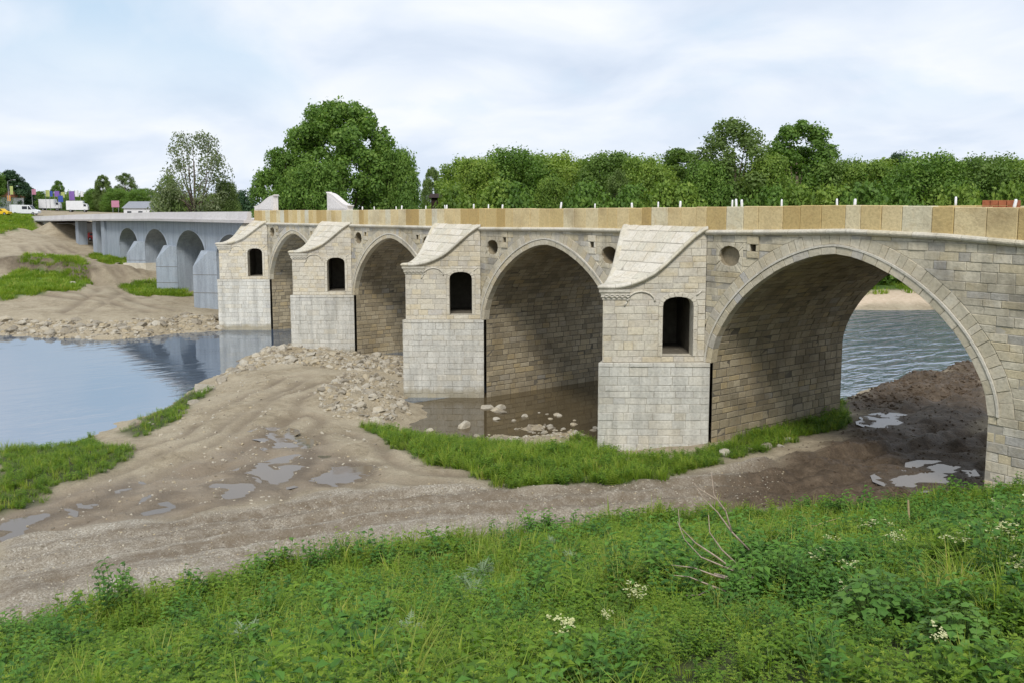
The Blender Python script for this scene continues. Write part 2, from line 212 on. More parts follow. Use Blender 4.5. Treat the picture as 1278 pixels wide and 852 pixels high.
REG={
 'gravel':[(-5.0,-27.5),(-4.2,-24.1),(-3.7,-20.3),(-3.6,-17.3),(-2.1,-14.0),(0.6,-11.5),(2.4,-8.3),(3.6,-4.3),(4.1,-1.1),(6.3,-2.5),(7.7,-5.6),(6.3,-10.4),(4.5,-15.5),(3.3,-20.3),(2.7,-24.6),(3.0,-28.3)],
 'mud':[(4.1,-1.1),(3.8,5.0),(-3.0,15.6),(-3.7,19.9),(-1.5,21.9),(-1.9,27.6),(1.0,23.8),(12.9,-1.0),(8.8,-5.3),(7.1,-8.2),(5.3,-5.4)],
 'wet':[(-8.6,-27.2),(-9.8,-24.7),(-10.2,-21.4),(-11.7,-17.5),(-14.8,-15.3),(-10.9,-14.1),(-5.9,-13.8),(-3.6,-15.0),(-3.9,-20.2),(-4.6,-24.0),(-5.4,-27.5)],
 'bank':[(-14.1,-10.5),(-12.7,-8.0),(-8.7,-6.7),(-5.8,-4.0),(-6.5,-1.3),(-0.7,-5.5),(0.8,-1.2),(-0.5,4.9),(-3.7,12.0),(-2.8,14.8),(1.6,8.5),(2.3,2.4),(3.1,-2.8),(3.1,-6.4),(1.4,-9.8),(0.5,-11.4),(-3.4,-11.8),(-7.2,-11.9)],
 'left':[(-24.3,-25.7),(-23.5,-23.6),(-24.0,-22.0),(-14.6,-21.8),(-11.3,-23.2),(-9.7,-25.5),(-8.4,-27.2)],
 'tuft':[(-21.9,-20.4),(-26.3,-17.1),(-31.0,-13.7),(-27.8,-14.0),(-22.6,-17.0),(-19.0,-19.5),(-17.1,-20.9)],
 'g3':[(-104.1,-17.6),(-116.0,-12.3),(-109.6,-8.2),(-100.0,-7.7),(-89.6,-11.9),(-85.0,-19.5)],
 'g4':[(-133.1,-0.9),(-125.5,1.5),(-109.3,-0.3),(-114.1,-2.6)],
 'g5':[(-93.7,-4.8),(-95.2,-0.5),(-88.6,0.8),(-79.9,-0.7),(-82.2,-5.9)],
 'g6':[(-262.0,-14.0),(-228.3,1.7),(-180.5,-3.1),(-165.8,-11.1)],
 'r1':[(-44.8,-2.1),(-35.1,-0.9),(-33.4,2.6),(-25.1,-1.8),(-27.9,-4.9),(-33.4,-7.9),(-31.1,-12.1),(-29.0,-14.0),(-38.3,-8.6)],
 'r2':[(-21.1,-10.2),(-26.2,-5.7),(-23.8,-2.9),(-15.3,-7.3),(-14.7,-9.3),(-16.0,-11.0)],
 'r3':[(-71.5,-20.9),(-67.6,-15.9),(-63.0,-12.5),(-62.4,-2.4),(-57.4,-4.0),(-57.1,-9.6),(-56.6,-13.8),(-61.0,-17.6),(-65.7,-21.5)],
 'r4':[(-10.5,-5.4),(-11.9,-2.4),(-10.1,-0.5),(-7.9,-0.4),(-5.7,-2.3),(-8.2,-5.1)],
 'p1':[(-8.6,-18.7),(-9.1,-17.4),(-8.0,-17.1),(-8.5,-15.7),(-8.9,-15.3),(-6.9,-16.6),(-5.6,-18.2),(-6.6,-19.0)],
 'p2':[(-6.6,-16.2),(-6.4,-15.0),(-5.8,-14.1),(-5.1,-14.9),(-4.3,-16.3),(-5.1,-16.8)],
 'p3':[(-7.0,-20.1),(-7.5,-19.0),(-6.2,-18.9),(-4.7,-19.9),(-5.8,-20.3)],
 'p4':[(-6.7,-22.6),(-7.3,-21.9),(-6.6,-21.7),(-5.0,-22.5),(-5.1,-22.9)],
 'p5':[(-7.4,-27.2),(-7.8,-25.8),(-7.4,-25.3),(-6.5,-26.2),(-5.3,-27.0),(-5.3,-27.4)],
 'p6':[(-8.0,-24.7),(-9.0,-23.4),(-9.8,-22.7),(-9.2,-22.7),(-7.4,-24.0),(-7.2,-24.7)],
 'p7':[(-14.7,-15.4),(-14.4,-15.0),(-12.7,-15.3),(-11.5,-15.2),(-10.3,-15.5),(-11.3,-15.9),(-13.0,-16.0)],
 'p8':[(1.9,9.5),(2.5,10.0),(2.7,11.3),(3.8,9.3),(3.7,8.1),(3.1,7.8)],
 'p9':[(8.7,0.2),(8.6,1.9),(9.1,4.0),(9.5,3.5),(9.9,1.3),(9.2,-0.5)],
 'puds2':[(-9.1,-15.6),(-9.3,-15.0),(-8.6,-14.9),(-8.3,-15.4)],
 'road2':[(-125.7,-15.3),(-118.4,-5.6),(-106.8,-3.5),(-98.4,-8.2),(-107.5,-8.0),(-113.5,-16.6)],
}
# ================================================================ TERRAIN
def vnoise(x,y,seed=0):
    xi=np.floor(x).astype(np.int64); yi=np.floor(y).astype(np.int64); fx=x-xi; fy=y-yi
    fx=fx*fx*(3-2*fx); fy=fy*fy*(3-2*fy)
    def h(a,b):
        n=(a*374761393+b*668265263+seed*1442695041)&0x7fffffff; n=((n^(n>>13))*1274126177)&0x7fffffff
        return ((n^(n>>16))&0xffff)/65535.0
    return (h(xi,yi)*(1-fx)+h(xi+1,yi)*fx)*(1-fy)+(h(xi,yi+1)*(1-fx)+h(xi+1,yi+1)*fx)*fy-.5
def fbm(x,y,sc,o=4,seed=0):
    s=0; a=1
    for i in range(o): s=s+a*vnoise(x/sc,y/sc,seed+i); sc=sc/2.03; a*=.5
    return s
def sdpoly(x,y,poly):       # signed distance, positive inside
    P=np.array(poly,float); ins=np.zeros(x.shape,bool); d=np.full(x.shape,1e9)
    for i in range(len(P)):
        a=P[i]; b=P[(i+1)%len(P)]; e=b-a; L=max(e@e,1e-9)
        t=np.clip(((x-a[0])*e[0]+(y-a[1])*e[1])/L,0,1)
        d=np.minimum(d,np.hypot(x-a[0]-t*e[0],y-a[1]-t*e[1]))
        c=((a[1]>y)!=(b[1]>y))
        if abs(e[1])>1e-9: ins^=c&(x<(b[0]-a[0])*(y-a[1])/(b[1]-a[1])+a[0])
    return np.where(ins,d,-d)
def polydist(x,y,pl):
    P=np.array(pl,float); d=np.full(x.shape,1e9); sg=np.zeros(x.shape)
    for a,b in zip(P[:-1],P[1:]):
        e=b-a; t=np.clip(((x-a[0])*e[0]+(y-a[1])*e[1])/(e@e),0,1)
        dx=x-a[0]-t*e[0]; dy=y-a[1]-t*e[1]; q=np.hypot(dx,dy); s=np.sign(e[0]*dy-e[1]*dx)
        k=q<d; d=np.where(k,q,d); sg=np.where(k,s,sg)
    return d*sg
WATER=-.9
TOE=[(14.2,0.6),(12.9,-1.2),(8.8,-5.3),(6.6,-10.0),(4.6,-15.6),(3.4,-20.3),(2.7,-24.5),(2.9,-28.3),(3.2,-34),(1,-60)]
REG['fore']=TOE+[(0,-95),(70,-95),(70,0.6)]
REG['sand']=[(-34,57),(-29,66),(-20,77),(-6,93),(20,126),(12,130),(-14,98),(-27,82),(-34,71),(-39,60)]
REG['fargrass']=[(-70,24),(-46,44),(-35,62),(-30,72),(-16,90),(22,128),(400,500),(400,2500),(-2500,2500),(-2500,120),(-262,90),(-150,24),(-110,14)]
REG['leftgrass']=[(-118,-22),(-86,-22),(-74,-32),(-80,-60),(-120,-95),(-2500,-400),(-2500,-120),(-262,-60),(-175,-18)]
REG['rightfar']=[(20,3),(14,20),(12,45),(24,70),(60,105),(2500,300),(2500,-2500),(70,-95),(70,3)]
ROADC=[(-1,-60),(-1.2,-34),(-1.2,-28),(-.9,-22),(0,-17),(2,-11.5),(4.6,-6),(6.6,-1.5),(8,4),(8.4,10),(7,18),(8,30)]
PUD=['p1','p2','p3','p4','p5','p6','p7','p8','p9','puds2']
def axis(lo,hi,st,far,step0,grow):
    c=list(np.arange(lo,hi+1e-6,st))
    def ext(s,lim,sg):
        o=[];d=step0;v=s
        while abs(v-s)<lim: v+=sg*d; o.append(v); d=min(d*grow,60)
        return o
    return np.array(ext(lo,far,-1)[::-1]+c+ext(hi,far,1))
GX=axis(-74,30,.24,2600,.5,1.045); GY=axis(-36,24,.24,2600,.5,1.045)
TX,TY=np.meshgrid(GX,GY); tx=TX.ravel(); ty=TY.ravel()
H=base_h(tx,ty)
def mask(names,soft=.5,nz=.7,seed=3):
    m=np.zeros(len(tx)); j=fbm(tx,ty,2.2,3,seed)*nz
    for n in names:
        P=np.array(REG[n]); bb=(tx>P[:,0].min()-3)&(tx<P[:,0].max()+3)&(ty>P[:,1].min()-3)&(ty<P[:,1].max()+3)
        s=sdpoly(tx[bb],ty[bb],REG[n])+j[bb]; v=m[bb]; m[bb]=np.maximum(v,sstep(-soft,soft,s))
    return m
near=sstep(60,25,np.hypot(np.maximum(np.abs(tx+20)-50,0),np.maximum(np.abs(ty+6)-30,0)))
mg=mask(['gravel'],.5,.9); mm=mask(['mud'],.8,1.5,11); mw=mask(['wet'],.8,1.4,17)
mgr=mask(['bank','left','tuft','g3','g4','g5','g6','fore','fargrass','leftgrass','rightfar'],.5,1.0,23)
mgr=np.maximum(mgr,0); msand=mask(['sand'],.8,1.5,29); mgr*=1-msand
mrub=mask(['r1','r2','r3','r4'],.6,1.2,31)
H0=H.copy()
H+=near*fbm(tx,ty,5,4,41)*.16+(1-near)*fbm(tx,ty,30,4,43)*.5*sstep(-.5,.8,H)
def roadcoord(x,y,pl):
    P=np.array(pl,float); d=np.full(x.shape,1e9); sg=np.zeros(x.shape); ar=np.zeros(x.shape); acc=0
    for a,b in zip(P[:-1],P[1:]):
        e=b-a; L=math.hypot(*e); t=np.clip(((x-a[0])*e[0]+(y-a[1])*e[1])/(L*L),0,1); dx=x-a[0]-t*e[0]; dy=y-a[1]-t*e[1]; q=np.hypot(dx,dy); k=q<d
        sg=np.where(k,np.sign(e[0]*dy-e[1]*dx),sg); ar=np.where(k,acc+t*L,ar); d=np.where(k,q,d); acc+=L
    return d*sg,ar
dr,arc=roadcoord(tx,ty,ROADC); stripe=fbm(dr+.25*vnoise(arc/5,dr*.2,52),arc*.04,.8,3,53); alongn=vnoise(tx/3,ty/3,51)
rut=np.zeros(len(tx)); trk=np.zeros(len(tx))
for o,w,dp in ((-3.1,.3,.12),(-1.9,.28,.17),(-.7,.3,.13),(.5,.28,.16),(1.7,.3,.18),(2.9,.28,.12)):
    q=dr-o-alongn*.5; rut-=dp*np.exp(-(q/w)**2); rut+=dp*.7*np.exp(-((q-.42)/.2)**2); trk=np.maximum(trk,np.exp(-((q-.05)/(w*1.25))**2))
H+=rut*np.clip(mg+mm*1.5,0,1.6)*(.6+1.2*vnoise(tx/2.5,ty/2.5,57))
trk*=np.clip(mg+mm,0,1)*np.clip(.75+1.3*vnoise(tx/4,ty/4,58),.15,1)
trk=np.maximum(trk*.85,np.clip(.12-stripe*2.6,0,1)*np.clip(mg*.95+mm*.6+mw*.4,0,1)); H+=stripe*np.clip(mg*.16+mm*.34+mw*.12,0,.36)*near
TRACKS=[[(-24,-8),(-20,-12),(-14,-16),(-9,-21),(-6,-26),(-5,-34)],[(-27,-9),(-22,-13.5),(-16,-18),(-12,-23),(-9,-27)],[(-12,-12.5),(-7,-14),(-3,-13.5),(1,-10)],[(-16,-13),(-10,-16),(-4,-19.5),(-2,-26)],[(-3,-15),(0,-13),(3,-8.5)],
 [(-135,-6),(-118,-4),(-108,-4.5),(-99,-7),(-92,-5),(-80,-6)],[(-130,-9),(-114,-7),(-104,-8.5)],[(-100,-22),(-88,-14),(-78,-9),(-68,-7)],[(-110,-12),(-98,-5.5),(-84,-9),(-72,-14)],[(-150,-4),(-130,-3),(-114,-2),(-100,-3)],[(-150,-8),(-128,-8),(-112,-10)]]
for tl in TRACKS:
    q=polydist(tx,ty,tl)+vnoise(tx/4,ty/4,87)*.8; far_=np.array(tl)[0,0]<-60; k=1.6 if far_ else 1.0; live=(1-mgr)*(.75+1.0*vnoise(tx/2,ty/2,88))
    for o in (-.85,.85):
        g=np.exp(-((q-o*k)/(.36*k))**2)*np.clip(live,0,1)*(1-mg*.7); trk=np.maximum(trk,g*.9); rut-=0; H-=g*.11*k; H+=np.exp(-((q-o*k-.45*k)/(.22*k))**2)*np.clip(live,0,1)*.08*k*(1-mg*.7)
H+=mm*(fbm(tx,ty,1.3,4,61)*.42)+mw*fbm(tx,ty,1.1,4,67)*.16+mg*fbm(tx,ty,.8,3,71)*.12+near*(1-mgr)*(1-mg)*fbm(tx,ty,1.4,4,69)*.12
ridge=np.exp(-((tx+1.6-.6*np.sin(ty*.4))/1.5)**2)*sstep(11,16,ty)*sstep(60,40,ty)
H+=ridge*(.25+.5*np.abs(fbm(tx,ty,2,4,73)))
H+=mrub*np.clip(fbm(tx,ty,1.8,4,77)*.55+.12,-.05,1)
H+=mgr*near*fbm(tx,ty,1.5,3,83)*.15
# gravel berm along the upper road edge
H+=.16*np.exp(-((sdpoly(tx,ty,REG['gravel'])-.5)/.5)**2)*near*(.5+vnoise(tx/1.5,ty/1.5,91))*(dr>-99)
# eroded little bluff on the far flats
blf=[(-120,-30),(-116,-20),(-113,-13),(-107,-9),(-100,-8)]; q=polydist(tx,ty,blf)+fbm(tx,ty,5,3,95)*1.6; bl=sstep(-130,-122,tx)*sstep(-94,-101,tx)*sstep(-34,-28,ty); H+=1.9*sstep(-1.0,.7,q)*sstep(10,2,q)*bl; mm=np.maximum(mm,bl*sstep(-2.0,-.6,q)*sstep(2.2,.6,q)*.8); mgr*=1-bl*sstep(-1.6,-.8,q)*sstep(2.0,1.0,q)
# earth cone at the far abutment
q=np.hypot(tx+178,(ty-1)*1.1); H=np.maximum(H,np.where(q<10,7.6-.52*np.maximum(q-2.0,0),-99))
# earth ramp up to the bridge end on the left
lev={}; pm=np.zeros(len(tx))
for n in PUD:
    P=np.array(REG[n]); bb=(tx>P[:,0].min()-3)&(tx<P[:,0].max()+3)&(ty>P[:,1].min()-3)&(ty<P[:,1].max()+3)
    s=sdpoly(tx[bb],ty[bb],REG[n])+fbm(tx[bb],ty[bb],.8,4,97)*.95-.12
    l=float(np.mean(H0[bb][s>-.2]))-.02; lev[n]=l; h=H[bb]
    pm[bb]=np.maximum(pm[bb],1-sstep(0,.75,-s)); w=1-sstep(0,1.3,-s); h2=h*(1-w)+(l+.02+.07*np.maximum(-s,0)+.02*vnoise(tx[bb]*3,ty[bb]*3,5))*w
    h2=np.where(s>0,np.minimum(h2,l-.015-.12*np.minimum(s,.6)),h2); H[bb]=h2
HG=H.reshape(TX.shape)
def height(x,y):
    x=np.atleast_1d(np.asarray(x,float)); y=np.atleast_1d(np.asarray(y,float))
    i=np.clip(np.searchsorted(GX,x)-1,0,len(GX)-2); j=np.clip(np.searchsorted(GY,y)-1,0,len(GY)-2)
    u=np.clip((x-GX[i])/(GX[i+1]-GX[i]),0,1); v=np.clip((y-GY[j])/(GY[j+1]-GY[j]),0,1)
    return HG[j,i]*(1-u)*(1-v)+HG[j,i+1]*u*(1-v)+HG[j+1,i]*(1-u)*v+HG[j+1,i+1]*u*v
def hz1(x,y): return float(height(x,y)[0])
nx_,ny_=len(GX),len(GY)
me=bpy.data.meshes.new('ground'); nv=nx_*ny_
me.vertices.add(nv); me.vertices.foreach_set('co',np.stack([tx,ty,H],1).astype(np.float32).ravel())
idx=np.arange(nv).reshape(ny_,nx_); q4=np.stack([idx[:-1,:-1],idx[:-1,1:],idx[1:,1:],idx[1:,:-1]],-1).reshape(-1,4)
me.loops.add(q4.size); me.loops.foreach_set('vertex_index',q4.ravel().astype(np.int32)); me.polygons.add(len(q4))
me.polygons.foreach_set('loop_start',np.arange(0,q4.size,4,dtype=np.int32)); me.polygons.foreach_set('loop_total',np.full(len(q4),4,dtype=np.int32))
me.polygons.foreach_set('use_smooth',np.ones(len(q4),bool)); me.update(calc_edges=True)
ca=me.color_attributes.new('cover','FLOAT_COLOR','POINT')
ca.data.foreach_set('color',np.stack([mgr,mg,np.clip(mm+.0*mw,0,1),msand],1).astype(np.float32).ravel())
cb=me.color_attributes.new('cover2','FLOAT_COLOR','POINT')
cb.data.foreach_set('color',np.stack([mw,mrub,trk,pm],1).astype(np.float32).ravel())
def ground_mat():
    m,nt,b=newmat('ground_earth'); p=pos(nt)
    A=nd(nt,'ShaderNodeAttribute',attribute_name='cover'); S=nd(nt,'ShaderNodeSeparateColor',{0:A.outputs['Color']}); sandf=A.outputs['Alpha']
    B=nd(nt,'ShaderNodeAttribute',attribute_name='cover2'); S2=nd(nt,'ShaderNodeSeparateColor',{0:B.outputs['Color']})
    nf=noise(nt,p,14,6,.7); nm=noise(nt,p,2.2,6,.65,.5); nl=noise(nt,p,.35,5,.6,.4)
    vor=nd(nt,'ShaderNodeTexVoronoi',{'Vector':p,'Scale':24.0,'Randomness':1.0}); vc=nd(nt,'ShaderNodeSeparateColor',{0:vor.outputs['Color']}).outputs[0]
    dirt=ramp(nt,nm,[(.25,(.17,.137,.09)),(.5,(.29,.242,.166)),(.75,(.39,.335,.245))]).outputs[0]
    dirt=mixc(nt,ramp(nt,nl,[(.4,0),(.62,.75)]).outputs[0],dirt,(.385,.332,.242))
    dirt=mixc(nt,1,dirt,ramp(nt,nf,[(.3,.75),(.7,1.2)]).outputs[0],'MULTIPLY')
    grav=ramp(nt,vc,[(0,(.24,.21,.165)),(.45,(.35,.315,.255)),(.8,(.44,.40,.335)),(1,(.54,.51,.44))]).outputs[0]
    grav=mixc(nt,ramp(nt,nm,[(.45,0),(.7,.55)]).outputs[0],grav,(.21,.175,.125))
    grav=mixc(nt,1,grav,ramp(nt,nf,[(.3,.8),(.7,1.15)]).outputs[0],'MULTIPLY')
    mud=ramp(nt,nm,[(.25,(.045,.032,.021)),(.5,(.088,.064,.042)),(.8,(.16,.12,.083))]).outputs[0]
    mud=mixc(nt,1,mud,ramp(nt,nf,[(.3,.7),(.7,1.25)]).outputs[0],'MULTIPLY')
    wet=mixc(nt,.5,dirt,(.17,.125,.09)); soil=ramp(nt,nm,[(.3,(.035,.05,.016)),(.7,(.075,.085,.03))]).outputs[0]
    far=ramp(nt,noise(nt,p,.6,6,.7),[(.3,(.05,.10,.022)),(.7,(.10,.17,.04))]).outputs[0]
    sand=ramp(nt,nm,[(.3,(.46,.36,.26)),(.7,(.58,.48,.37))]).outputs[0]
    fz=nd(nt,'ShaderNodeVectorMath',{0:p,1:(0,-10,0)},operation='DISTANCE').outputs['Value']
    soil=mixc(nt,nd(nt,'ShaderNodeMapRange',{'Value':fz,'From Min':50.0,'From Max':95.0}).outputs[0],soil,far)
    c=mixc(nt,S2.outputs[0],dirt,wet); c=mixc(nt,S.outputs[1],c,grav)
    tf=nd(nt,'ShaderNodeMath',{0:S2.outputs[2],1:ramp(nt,nm,[(.3,.5),(.6,.95)]).outputs[0]},operation='MULTIPLY').outputs[0]
    c=mixc(nt,tf,c,(.15,.116,.08)); c=mixc(nt,S.outputs[2],c,mud); pf=nd(nt,'ShaderNodeMath',{0:B.outputs['Alpha'],1:.55},operation='MULTIPLY').outputs[0]; c=mixc(nt,pf,c,(.085,.065,.046))
    c=mixc(nt,sandf,c,sand); c=mixc(nt,S.outputs[0],c,soil)
    nt.links.new(c,b.inputs['Base Color'])
    wetness=nd(nt,'ShaderNodeMath',{0:S.outputs[2],1:S2.outputs[0]},operation='MAXIMUM').outputs[0]
    rg=nd(nt,'ShaderNodeMapRange',{'Value':nd(nt,'ShaderNodeMath',{0:wetness,1:nl},operation='MULTIPLY').outputs[0],'From Min':.0,'From Max':.7,'To Min':.95,'To Max':.5}).outputs[0]
    nt.links.new(rg,b.inputs['Roughness']); b.inputs['Specular IOR Level'].default_value=.25
    hh=nd(nt,'ShaderNodeMath',{0:nd(nt,'ShaderNodeMath',{0:nf,1:.5},operation='MULTIPLY').outputs[0],1:nm},operation='ADD').outputs[0]
    bump(nt,b,hh,.9,.10); return m
M['ground']=ground_mat(); tag(link('ground',me,None,M['ground']),kind='structure')
# ---------------------------------------------------------------- water
def water_mat(name,base,ior,scale,strength,rough=.02,flat=None,tint=(1,1,1)):
    m,nt,b=newmat(name); p=pos(nt)
    b.inputs['Base Color'].default_value=base+(1,); b.inputs['Roughness'].default_value=rough; b.inputs['IOR'].default_value=ior; b.inputs['Specular Tint'].default_value=tint+(1,)
    mp=nd(nt,'ShaderNodeMapping',{'Vector':p,'Rotation':(0,0,R_(-35)),'Scale':(1.0,.35,1)}).outputs[0]
    n=noise(nt,mp,scale,3,.5,.6)
    if flat:     # the river lies calm before the bridge and runs rippled behind it
        y=nd(nt,'ShaderNodeSeparateXYZ',{0:p}).outputs[1]
        f=nd(nt,'ShaderNodeMapRange',{'Value':y,'From Min':flat[0],'From Max':flat[1]}).outputs[0]
        patch=noise(nt,p,.09,3,.6,.5)
        calm=nd(nt,'ShaderNodeMapRange',{'Value':patch,'From Min':.45,'From Max':.7,'To Min':.02,'To Max':.09}).outputs[0]
        k=nd(nt,'ShaderNodeMix',{0:f,2:calm,3:strength}).outputs[0]
        rg=nd(nt,'ShaderNodeMapRange',{'Value':f,'To Min':.03,'To Max':.16}).outputs[0]; nt.links.new(rg,b.inputs['Roughness'])
        bn=nd(nt,'ShaderNodeBump',{'Height':n,'Strength':k,'Distance':.5}); nt.links.new(bn.outputs[0],b.inputs['Normal'])
    else: bump(nt,b,n,strength,.2)
    return m
M['river']=water_mat('river_water',(.07,.095,.14),6.0,.9,.85,.04,(4,16),(.93,.97,1.0))
M['pool']=water_mat('murky_pool_water',(.085,.065,.036),1.36,2.0,.015,.02)
M['puddle']=water_mat('muddy_puddle_water',(.13,.11,.09),1.36,2.0,.01,.02)
mb=MB()
for x0,x1,y0,y1 in ((-300,-19.5,-300,600),(-19.5,400,14.5,600)):
    mb.add([(x0,y0,WATER),(x1,y0,WATER),(x1,y1,WATER),(x0,y1,WATER)],[(0,1,2,3)])
tag(mb.build('river',M['river']),kind='structure')
mb=MB(); mb.add([(-19.45,-11,WATER),(0,-11,WATER),(0,14.45,WATER),(-19.45,14.45,WATER)],[(0,1,2,3)]); tag(mb.build('pool_water',M['pool']),kind='structure')
for n in PUD:
    P=np.array(REG[n]); c=P.mean(0); mb=MB(); r=[]
    for k in range(20):
        an=2*math.pi*k/20; dv=np.array([math.cos(an),math.sin(an)]); r.append(c+dv*(max((P-c)@dv)+.3))
    mb.add([(a,b,lev[n]) for a,b in r],[tuple(range(20))]); tag(mb.build('puddle',M['puddle']),kind='structure')
# ================================================================ STONE BRIDGE
PITCH=18.2; SPAN=12.17; HALF=SPAN/2; ZS=3.95; BW=10.0; PEXP=1.68
PIERS=[0,-PITCH,-2*PITCH,-3*PITCH]
CROWN={0:9.1,-PITCH:8.8,-2*PITCH:8.6,-3*PITCH:8.45}
def zc(x): return float(np.interp(x,[-66,-54,-36.4,-18,-10.8,0,3.7,6.6,10.4,13,26],[9.2,9.35,9.51,9.66,9.79,9.90,10.0,10.10,10.02,9.86,9.6]))   # cornice top
def zp(x): return float(np.interp(x,[-66,-56,-36,-18,-10.8,0,6.6,13,26],[10.4,10.47,10.6,10.78,10.8,10.91,11.0,10.9,10.7]))     # parapet top
def ogee(t): return float(np.interp(t,[0,.05,.12,.19,.29,.4,.5,.61,.72,.82,.9,1.0],[9.85,9.75,9.5,9.2,8.75,8.25,7.86,7.58,7.38,7.27,7.22,7.24]))-9.85
bridge=empty('stone_bridge',(0,0,0),0,'long arched stone bridge with pointed piers, ogee pier roofs and yellow sandstone parapet','bridge')
def area(p): return .5*sum(p[i][0]*p[(i+1)%len(p)][1]-p[(i+1)%len(p)][0]*p[i][1] for i in range(len(p)))
def clean(p):
    o=[]
    for q in p:
        if not o or math.hypot(q[0]-o[-1][0],q[1]-o[-1][1])>.012: o.append(q)
    if len(o)>1 and math.hypot(o[0][0]-o[-1][0],o[0][1]-o[-1][1])<=.012: o.pop()
    return o
def inset(p,g):
    n=len(p); o=[]; ar=area(p); per=sum(math.dist(p[i],p[(i+1)%n]) for i in range(n)); g=min(g,.55*ar/max(per,1e-6))
    for i in range(n):
        a,b,c=p[i-1],p[i],p[(i+1)%n]
        d1=(b[0]-a[0],b[1]-a[1]); d2=(c[0]-b[0],c[1]-b[1]); l1=math.hypot(*d1); l2=math.hypot(*d2)
        n1=(-d1[1]/l1,d1[0]/l1); n2=(-d2[1]/l2,d2[0]/l2); k=1+n1[0]*n2[0]+n1[1]*n2[1]
        k=max(k,.35); o.append((b[0]+(n1[0]+n2[0])*g/k,b[1]+(n1[1]+n2[1])*g/k))
    return o
def block_geo(poly,F,h,gap,bev,rec):
    poly=clean(poly)
    if len(poly)<3 or area(poly)<.004: return None
    a=inset(poly,gap/2); b=inset(poly,gap/2+bev); n=len(a)
    j=lambda s:rng.uniform(-s,s)
    b=[(u+j(.011),v+j(.011)) for u,v in b]
    vs=[F(u,v,-rec) for u,v in a]+[F(u,v,h-bev*.7) for u,v in a]+[F(u,v,h+j(.009)) for u,v in b]
    fs=[]
    for k in (0,n):
        for i in range(n): fs.append((k+i,k+(i+1)%n,k+n+(i+1)%n,k+n+i))
    fs.append(tuple(range(2*n,3*n))); return vs,fs
POOL=[]; EYE=Vector((26.29,-30.08,11.0))
class Wall:
    """collects cells of one facing; stones go out one by one (sep) or joined"""
    def __init__(s,F,mat,parent,sep=None,gap=.016,bev=.016,rec=.05,mortar='mortar',join='stone_facing',relief=.012):
        s.F=F; s.mat=mat; s.parent=parent; s.sep=sep; s.g=gap; s.b=bev; s.rec=rec; s.mb=MB(); s.back=MB(); s.mortar=mortar; s.join=join; s.relief=relief; s.cand=[]
    def put(s,cells,tone=None,h=0,sep=True,back=True,rec=None):
        for c in cells:
            if area(c)<0: c=c[::-1]
            g=block_geo(c,s.F,h+rng.uniform(-s.relief,s.relief),s.g,s.b,s.rec if rec is None else rec)
            if back: s.back.add([s.F(u,v,-.02) for u,v in c],[tuple(range(len(c)))])
            if not g: continue
            t=rng.random() if tone is None else min(1,max(0,tone+rng.uniform(-.12,.12)))
            if s.sep and sep:
                if s.sep==STONE: s.cand.append((abs(area(c)),g,t))
                else: m=MB(); m.add(*g,tone=t); m.build(s.sep,s.mat,s.parent)
            else: s.mb.add(*g,tone=t)
    def done(s,backname='mortar_bed',final=False):
        if s.cand and not final: POOL.append((s,backname)); return
        if s.mb.v: tag(s.mb.build(s.join,s.mat,s.parent),kind='stuff')
        if s.back.v: s.back.build(backname,M[s.mortar],s.parent)
def bounds(v0,v1,h,breaks=()):
    ks=sorted(set([v0,v1]+[b for b in breaks if v0+.05<b<v1-.05])); o=[v0]
    for a,b in zip(ks[:-1],ks[1:]):
        n=max(1,round((b-a)/h)); w=[rng.uniform(.75,1.25) for _ in range(n)]; t=sum(w); x=a
        for q in w: x+=(b-a)*q/t; o.append(x)
        o[-1]=b
    return o
def lay(bs,iv,wmin,wmax,excl=()):
    """bs course heights, iv(v) -> [(u0,u1)], excl = rects (u0,u1,v0,v1) already on course lines"""
    cells=[]
    for a,b in zip(bs[:-1],bs[1:]):
        A=iv(a+1e-4); B=iv(b-1e-4)
        if len(A)!=len(B): A=B=iv((a+b)/2)
        for (a0,a1),(b0,b1) in zip(A,B):
            cuts=[(x0,x1) for x0,x1,y0,y1 in excl if y0<(a+b)/2<y1 and x1>min(a0,b0) and x0<max(a1,b1)]
            segs=[]; cur=(a0,b0)
            for x0,x1 in sorted(cuts): segs.append((cur,(x0,x0))); cur=(x1,x1)
            segs.append((cur,(a1,b1)))
            for (p0,q0),(p1,q1) in segs:
                lo=max(p0,q0); hi=min(p1,q1)
                if max(p1-p0,q1-q0)<.03: continue
                js=[]; x=lo+rng.uniform(.3,1)*wmax*.8
                while x<hi-wmin*.6: js.append(x); x+=rng.uniform(wmin,wmax)
                L=(p0,q0)
                for k in js+[None]:
                    Rr=(k,k) if k is not None else (p1,q1)
                    cells.append([(L[0],a),(Rr[0],a),(Rr[1],b),(L[1],b)]); L=Rr
    return cells
def plane(O,Nrm):
    O=Vector(O); Nrm=Vector(Nrm).normalized(); U=Vector((-Nrm.y,Nrm.x,0))
    return lambda u,v,d: (O.x+U.x*u+Nrm.x*d,O.y+U.y*u+Nrm.y*d,O.z+v)
def arch_pt(th,xc,zcr,off=0):           # th 0 right springing .. pi left springing, off = offset outward
    c,s=math.cos(th),math.sin(th); e=2/PEXP; b=zcr-ZS
    x=HALF*math.copysign(abs(c)**e,c); z=b*abs(s)**e
    if off:
        gx=PEXP/HALF*(abs(x)/HALF)**(PEXP-1)*math.copysign(1,x) if abs(x)>1e-6 else 0; gz=PEXP/b*(z/b)**(PEXP-1) if z>1e-6 else 0
        l=math.hypot(gx,gz) or 1; x+=off*gx/l; z+=off*gz/l
    return xc+x,ZS+z
